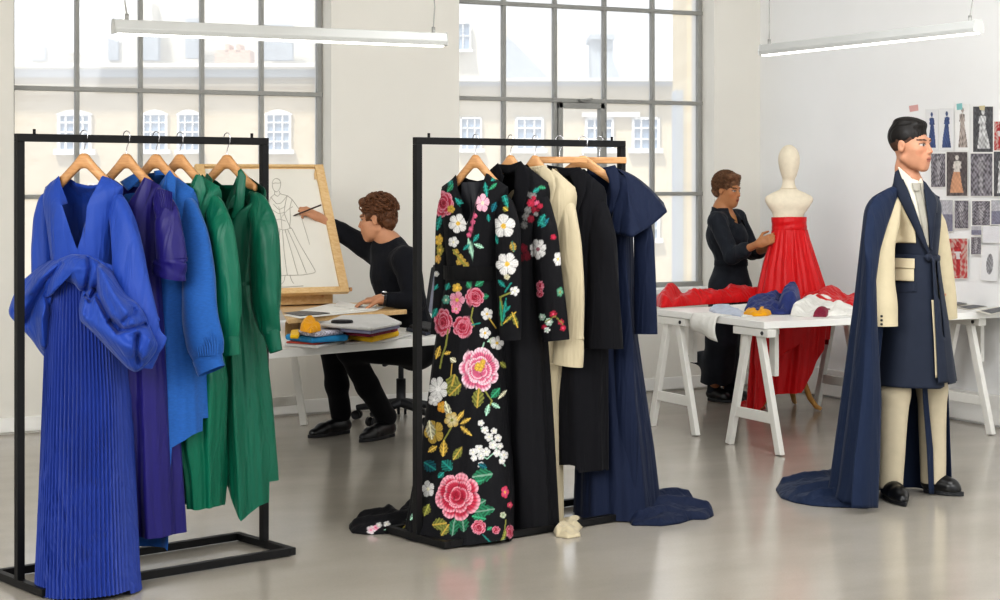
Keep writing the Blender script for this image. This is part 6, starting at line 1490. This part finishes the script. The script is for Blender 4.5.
T.cone(wai + V3(0, 0, .0), pel, .104, .138, .05); T.chain([hpN, knN, anN + V3(.0, 0, .05)], [.105, .10, .11], .05); T.chain([hpF, knF, anF + V3(0, .0, .05)], [.105, .10, .10], .05)
T.cone(knN * .6 + anN * .4, anN + V3(-.13, .02, .30), .08, .045, .05); T.rbox(anN + V3(0, 0, .02), (.8, .8, .22), r=.005, k=.004, op='s')
T.post.append(lambda X, D: D + .005 * wob(X, 24, 12) + .006 * np.sin(X[:, 0] * 60 + 2 * np.sin(X[:, 2] * 3)) * np.clip((.7 - X[:, 2]) * 2, 0, 1))
m = MB(); T.mesh(m); tr = m.build('wide_trousers', M['jeans'], wp)
m = MB(); n = 40; A = []
for z_, e in ((wai[2] + .012, .0), (wai[2] + .008, .006), (wai[2] - .03, .008), (wai[2] - .034, .0)): A.append([wai * V3(1, 1, 0) + V3(math.cos(a) * (.108 + e), math.sin(a) * (.108 + e), z_) for a in np.linspace(0, 2 * PI, n, endpoint=False)])
m.grid(np.array(A), cv=True); m.build('waistband', M['jeans'], tr)
m = MB().tube([wai + V3(-.02, -.113, -.012), wai + V3(-.021, -.121, -.012)], .008, 10); m.build('button', M['chrome'], tr)
for a_ in (anN, GP(731, 401, 0)):
    m = MB().tube([a_ + V3(0, 0, .06), a_ + V3(0, 0, .12), a_ + V3(0, 0, .22)], [.05, .046, .05], 16); m.build('sock', M['jeans'], wp)
shoe('shoe', anN, GP(731, 403, 0), M['leather'], wp); shoe('shoe', GP(731, 401, 0), GP(750, 404, 0), M['leather'], wp)
for n_, hm_, mt_ in hair_of(H, 'curly'): hm_.build(n_, mt_, wp)

# ---------------------------------------------------------------- male model in caped coat
mo = thing('person', GP(908, 500, 0), 'male model standing in navy caped coat over cream sleeves and trousers', 'person')
YM = 8.5
Hc = P(911, 145.5, YM - .02); Hf = nrm((.74, -.67, -.02))
bf = V3(.55, -.835, 0); br_ = V3(-.835, -.55, 0)
neck = P(909, 184, YM); shR, shL = P(889, 206, YM - .10), P(933, 206, YM + .10)
che, wai, pel = P(911, 225, YM), P(913, 260, YM), P(912, 293, YM)
elR, wrR = P(885, 255, YM - .09), P(887, 300, YM - .13); elL, wrL = P(941.5, 255, YM + .08), P(946.5, 289, YM + .06)
hpR, hpL = P(900, 300, YM - .05), P(925, 300, YM + .08); knR, knL = P(894, 392, YM - .06), P(932, 388, YM + .12)
anR, anL = GP(890, 498.5, 0), GP(933, 493, 0)
S = SDF(.004); H = head(S, Hc, Hf)
S.cone(Hc + H['R'] @ V3(0, -.03, -.11), neck + V3(.012, -.01, 0), .044, .05, .02); S.cone(neck, che, .055, .075, .04); S.cone(che, wai, .075, .055, .04); S.cone(wai, pel, .055, .06, .04); S.cone(shR, shL, .036, .036, .03)
S.chain([shR, elR, wrR], [.034, .03, .022], .01); S.chain([shL, elL, wrL], [.034, .028, .021], .01)
hand(S, wrR, (.0, -.05, -1), (.95, .3, 0), side=1, curl=.9, sc=.68, thumb=.9); hand(S, wrL, (0, -.05, -1), (-.95, .1, 0), side=1, curl=1.0, sc=.56, thumb=.9)
for h_, k_, a_ in ((hpR, knR, anR), (hpL, knL, anL)): S.chain([h_, k_, a_ + V3(0, 0, .09)], [.05, .05, .035], .03); S.cone(a_ + V3(0, 0, .06), a_ + bf * .08 + V3(0, 0, .035), .024, .014, .01)
m = MB(); S.mesh(m, skin_col(H, '#b18167', '#9c6256', '#241813')); m.build('body', M['skin'], mo, color=True)
for n_, hm_, mt_ in hair_of(H, 'slick'): hm_.build(n_, mt_, mo)
# trousers and shoes
M['creamtr'] = pmat('cream_trouser_wool', '#b9ae97', .75, 0, .2, .05, 20, .12, 400, .05)
T = SDF(.005); T.cone(wai + V3(0, 0, -.04), pel, .07, .07, .03)
for h_, k_, a_ in ((hpR, knR, anR), (hpL, knL, anL)): T.chain([h_ * .9 + k_ * .1, h_ * .3 + k_ * .7, k_, a_ + V3(0, 0, .055)], [.06, .066, .072, .060], .03); T.rbox(a_ + V3(0, 0, -.05), (.4, .4, .2), r=.005, k=.004, op='s'); T.cone(k_ + bf * .045, a_ + bf * .04 + V3(0, 0, .075), .03, .018, .03)
T.post.append(lambda X, D: D + .003 * wob(X, 22, 3))
m = MB(); T.mesh(m); m.build('trousers', M['creamtr'], mo)
shoe('shoe', anR, GP(905, 507, 0), M['leather'], mo); shoe('shoe', anL, GP(962, 496.5, 0), M['leather'], mo)
# coat
M['coatnavy'] = pmat('navy_suiting', '#242a38', .7, 0, .2, .06, 20, .12, 500, .06)
M['capenavy'] = pmat('navy_cape_cloth', '#1a263e', .68, 0, .2, .06, 10, .12, 400, .05, fold=.4)
M['ivory'] = pmat('ivory_wool', '#bfb397', .75, 0, .2, .05, 20, .15, 500, .06)
M['shirtw'] = pmat('ivory_shirt', '#cfcabd', .7, 0, .2, .03); M['tie'] = pmat('grey_tie', '#98948a', .5, 0, .3, .06, 60)
MC = P(911, 300, YM) * V3(1, 1, 0)
g = Gar(MC, -32)
g.rows([(176, 884, 942, .07, 0), (200, 885, 941, .105, 0), (225, 889, 939, .13, 0), (257, 893, 936, .115, .001), (275, 891, 939, .125, .002)], 5)
m = MB(); g.shell(m, [(878, 206), (884, 199), (892, 193), (904, 183), (912, 190), (922, 184), (932, 192), (940, 199), (946, 206)], [(878, 206), (884, 199), (892, 193), (902, 179), (912, 177), (922, 180), (932, 192), (940, 199), (946, 206)],
                  [(880, 262), (945, 262)], 140, 60, folds(5, 9, 13, 2), zsh=g.z(911, 212), tmin=.15, pw=.8); co_ = m.build('coat_bodice', M['coatnavy'], mo)
def fstrip(name, ea, eb, mat, eps, par, n=24, mm=8, gg=g, **k):
    m = MB(); gg.strip(m, ea, eb, n, mm, eps, **k); return m.build(name, mat, par, solid=.003)
g2 = Gar(MC, -32); g2.rows([(250, 893, 936.5, .118, .0), (275, 887, 939, .135, .002), (320, 880, 946, .155, .004), (387, 873, 954, .175, .006)], 5)
fstrip('shirt_front', [(903, 176), (909, 192), (919, 220), (927, 247)], [(922, 182), (925, 200), (928, 222), (929, 247)], M['shirtw'], .006, mo)
t_ = fstrip('tie', [(912.5, 185), (916, 197), (921, 222), (926, 247)], [(920.5, 185), (923, 197), (928, 222), (929, 247)], M['tie'], .012, mo, bulge=.004)
m = MB(); g.strip(m, [(911.5, 183), (914, 191)], [(921.5, 183), (920, 191)], 8, 8, .018, bulge=.006); m.build('tie_knot', M['tie'], t_, solid=.003)
# shirt collar: stand around the neck and two points
m = MB(); A = []
for z_, r_ in ((neck[2] - .03, .066), (neck[2] + .0, .0645), (neck[2] + .03, .063), (neck[2] + .045, .0625)): A.append([neck * V3(1, 1, 0) + V3(-.0, .005, 0) + V3(math.cos(a) * r_, math.sin(a) * r_, z_ + .014 * math.cos(a - 2.56)) for a in np.linspace(0, 2 * PI, 40, endpoint=False)])
m.grid(np.array(A), cv=True); sc_ = m.build('shirt_collar', M['shirtw'], mo, solid=.003)
fstrip('collar_point', [(898, 167), (901, 176), (906, 187), (911, 193)], [(899, 167), (908, 175), (915, 182), (912.5, 192)], M['shirtw'], .012, sc_, flatY=.06)
fstrip('collar_point', [(921, 178), (924, 184), (924, 189)], [(920, 179), (918, 184), (922.5, 190)], M['shirtw'], .012, sc_, flatY=.08)
fstrip('lapel', [(895, 172), (893, 184), (891, 189), (898, 193), (897, 195), (908, 217), (918, 236), (928, 254)], [(899, 169), (904, 181), (907, 188), (909.5, 194), (911, 199), (917.5, 216), (923, 232), (929.5, 252)], M['coatnavy'], .02, co_, 50, 8, bulge=.004)
fstrip('lapel', [(923, 180), (925, 196), (928, 220), (930.5, 250)], [(926, 183), (936, 197), (938, 203), (932, 250)], M['coatnavy'], .02, co_, 40, 8, bulge=.004)
fstrip('chest_panel', [(902, 204), (893.5, 222), (890.5, 243)], [(908, 208), (914.5, 222), (916, 243)], M['ivory'], .010, co_)
def fpatch(name, gg, xl, xr, y0, y1, mat, eps, par, nx=24, nz=14):
    """rectangular cloth patch lying on a garment front, bounded by px columns and rows"""
    zz = np.linspace(gg.z(911, y0), gg.z(911, y1), nz); A = []
    for z_ in zz:
        L_, R_2 = gg.LR(z_); b_ = float(gg.I(z_, gg.B)); ph = np.linspace(-1.2, 1.8, 400)
        def at(ph): return gg.pt((L_ + R_2) / 2 - np.cos(ph) * ((R_2 - L_) / 2 + eps), (b_ + eps) * np.sign(np.sin(ph)) * np.abs(np.sin(ph)) ** .8, z_ + 0 * ph)
        pp = at(ph); px = CX + F * pp[:, 0] / pp[:, 1]; k = int(np.argmin(px)); A.append(at(np.linspace(np.interp(xl, px[k:], ph[k:]), np.interp(xr, px[k:], ph[k:]), nx)))
    return MB().grid(np.array(A)).build(name, mat, par, solid=.003)
pf_ = fpatch('pocket_flap', g2, 892, 914, 257.5, 279.5, M['ivory'], .014, co_)
fpatch('flap_edge', g2, 892, 914.6, 257.5, 267, M['ivory'], .019, pf_)
fstrip('chest_panel', [(937, 210), (937.5, 225), (937, 240)], [(941, 210), (941, 225), (940, 240)], M['ivory'], .012, co_)
# coat skirt, open at the front
m = MB(); g2.shell(m, [(880, 254), (945, 254)], [(880, 254), (945, 254)], [(878, 388), (926, 387), (934, 383), (958, 381)], 150, 60, folds(5, 8, 12, 6), phis=(1.86, 1.70 + 2 * PI), pw=.8); sk_ = m.build('coat_skirt', M['coatnavy'], mo, solid=.004)
fstrip('hip_flap', [(891.5, 283), (892, 293)], [(916, 281), (916.5, 291.5)], M['coatnavy'], .012, sk_, gg=g2)
fstrip('front_panel', [(932, 258), (934, 300), (936, 340), (938, 384)], [(939, 262), (946, 300), (951, 340), (957, 381)], M['coatnavy'], .03, sk_, gg=g2, n=40)
fstrip('lining_edge', [(931.5, 300), (934, 340), (935.5, 378)], [(934, 300), (937, 340), (939, 377)], M['ivory'], .02, sk_, gg=g2)
m = MB(); A = []
for py, e in ((255, .002), (255.6, .009), (260, .009), (260.8, .002)):
    n = 80; ph = np.linspace(1.30, 2 * PI + .2, n); L_, R_2 = g2.LR(g2.z(911, py)); x = (L_ + R_2) / 2 - np.cos(ph) * ((R_2 - L_) / 2 + e)
    A.append(g2.pt(x, (.118 + e) * np.sign(np.sin(ph)) * np.abs(np.sin(ph)) ** .8, g2.z(911, py) + 0 * x))
m.grid(np.array(A)); bl_ = m.build('belt', M['coatnavy'], mo)
m = MB(); g2.pillow(m, [(926, 254), (931, 253.5), (933, 257), (931, 262), (927, 262), (925, 258)], (929, 258), .012, y0=.128, nr=10, na=30); m.build('belt_knot', M['coatnavy'], bl_)
fstrip('belt_tail', [(920.5, 330), (923, 400), (927, 450), (929, 494)], [(924, 330), (928, 400), (933, 450), (934, 494)], M['capenavy'], .0, bl_, gg=g2, n=30, flatY=.03)
# cream sleeves
gs = Gar(MC, -32)
m = MB(); gs.sleeve(m, [(898, 197, .03, 4), (892, 216, .07, 7.5), (886, 245, .10, 7), (884, 284, .11, 9), (886, 305, .125, 10), (886.5, 327, .13, 10)], wr=.003, seed=2, n=36, m=60); sl_ = m.build('sleeve', M['ivory'], mo)
m = MB()
for k in range(3): p = gs.pt(gs.x(878.5, .15), .17, gs.z(878.5, 316 + 4 * k, .15)); m.ell = None; m.lathe([(0, .006), (.006, .004), (.006, -.004), (0, -.006)], p, 10)
m.build('cuff_buttons', M['blkplastic'], sl_)
m = MB(); gs.sleeve(m, [(932, 206, .0, 4), (938, 224, .02, 7.5), (942.5, 262, .03, 9), (946, 295, .04, 9), (947.5, 319, .04, 8.6)], wr=.002, seed=3, n=30, m=50); m.build('sleeve', M['ivory'], mo)
# cape
gc = Gar(MC, -32); gc.rows([(176, 880, 944, .08, 0), (196, 871, 944, .12, 0), (212, 867, 945, .15, .002), (245, 864, 946, .19, .006), (300, 859, 949, .2, .014), (390, 849, 954, .21, .024), (480, 838, 957, .22, .03), (508, 832, 957, .22, .032)], 7)
def capef(ph, Z): return np.sin(8 * ph + 1.0 + .3 * Z) * .55 + .35 * np.sin(13 * ph + 2.2) + .2 * np.sin(19 * ph)
m = MB(); gc.shell(m, [(862, 214), (868, 203), (876, 196), (892, 188), (912, 184), (935, 193), (950, 210)], [(862, 214), (868, 203), (876, 196), (892, 188), (912, 182), (935, 193), (945, 201), (950, 212)],
                   [(820, 506), (960, 503)], 260, 90, capef, phis=(-PI - .05, .42), zsh=gc.z(911, 210), pw=.8, tmin=.2, hem_b=[(820, 500), (860, 500), (960, 492)]); cp_ = m.build('cape', M['capenavy'], mo, solid=.004)
m = MB(); floor_drape(m, [(775.5, 490), (781, 485), (791, 482.5), (806, 481), (822, 480), (834, 476), (850, 474), (866, 480), (876, 500), (875, 508), (866, 509), (851, 508), (830, 507.5), (811, 506), (794, 503), (781, 498.5)], (838, 495), .05,
                      ridges=[([(784, 488), (820, 486), (846, 480)], .03, .03), ([(800, 499), (830, 498), (856, 488)], .03, .03), ([(812, 504), (845, 501), (866, 490)], .025, .03), ([(800, 494), (840, 492)], .025, -.02), ([(848, 478), (862, 500)], .04, .06)], nr=60, na=260, seed=9); m.build('cape_train', M['capenavy'], mo)
fy_ = np.interp(np.linspace(0, 1, 90), [0, .06, .12, .25, 1], [.03, .09, .13, .18, .19])[:, None]
fstrip('front_edge_panel', [(896, 185), (884, 191), (874, 198), (867, 212), (864, 240), (866, 270), (865, 330), (861, 400), (854, 460), (851, 508)], [(900, 190), (896, 200), (892, 212), (887, 226), (880, 250), (876, 280), (877.5, 330), (881.5, 400), (880, 460), (878, 508)], M['capenavy'], .0, cp_, gg=gc, n=90, mm=16, flatY=fy_, bulge=.02)
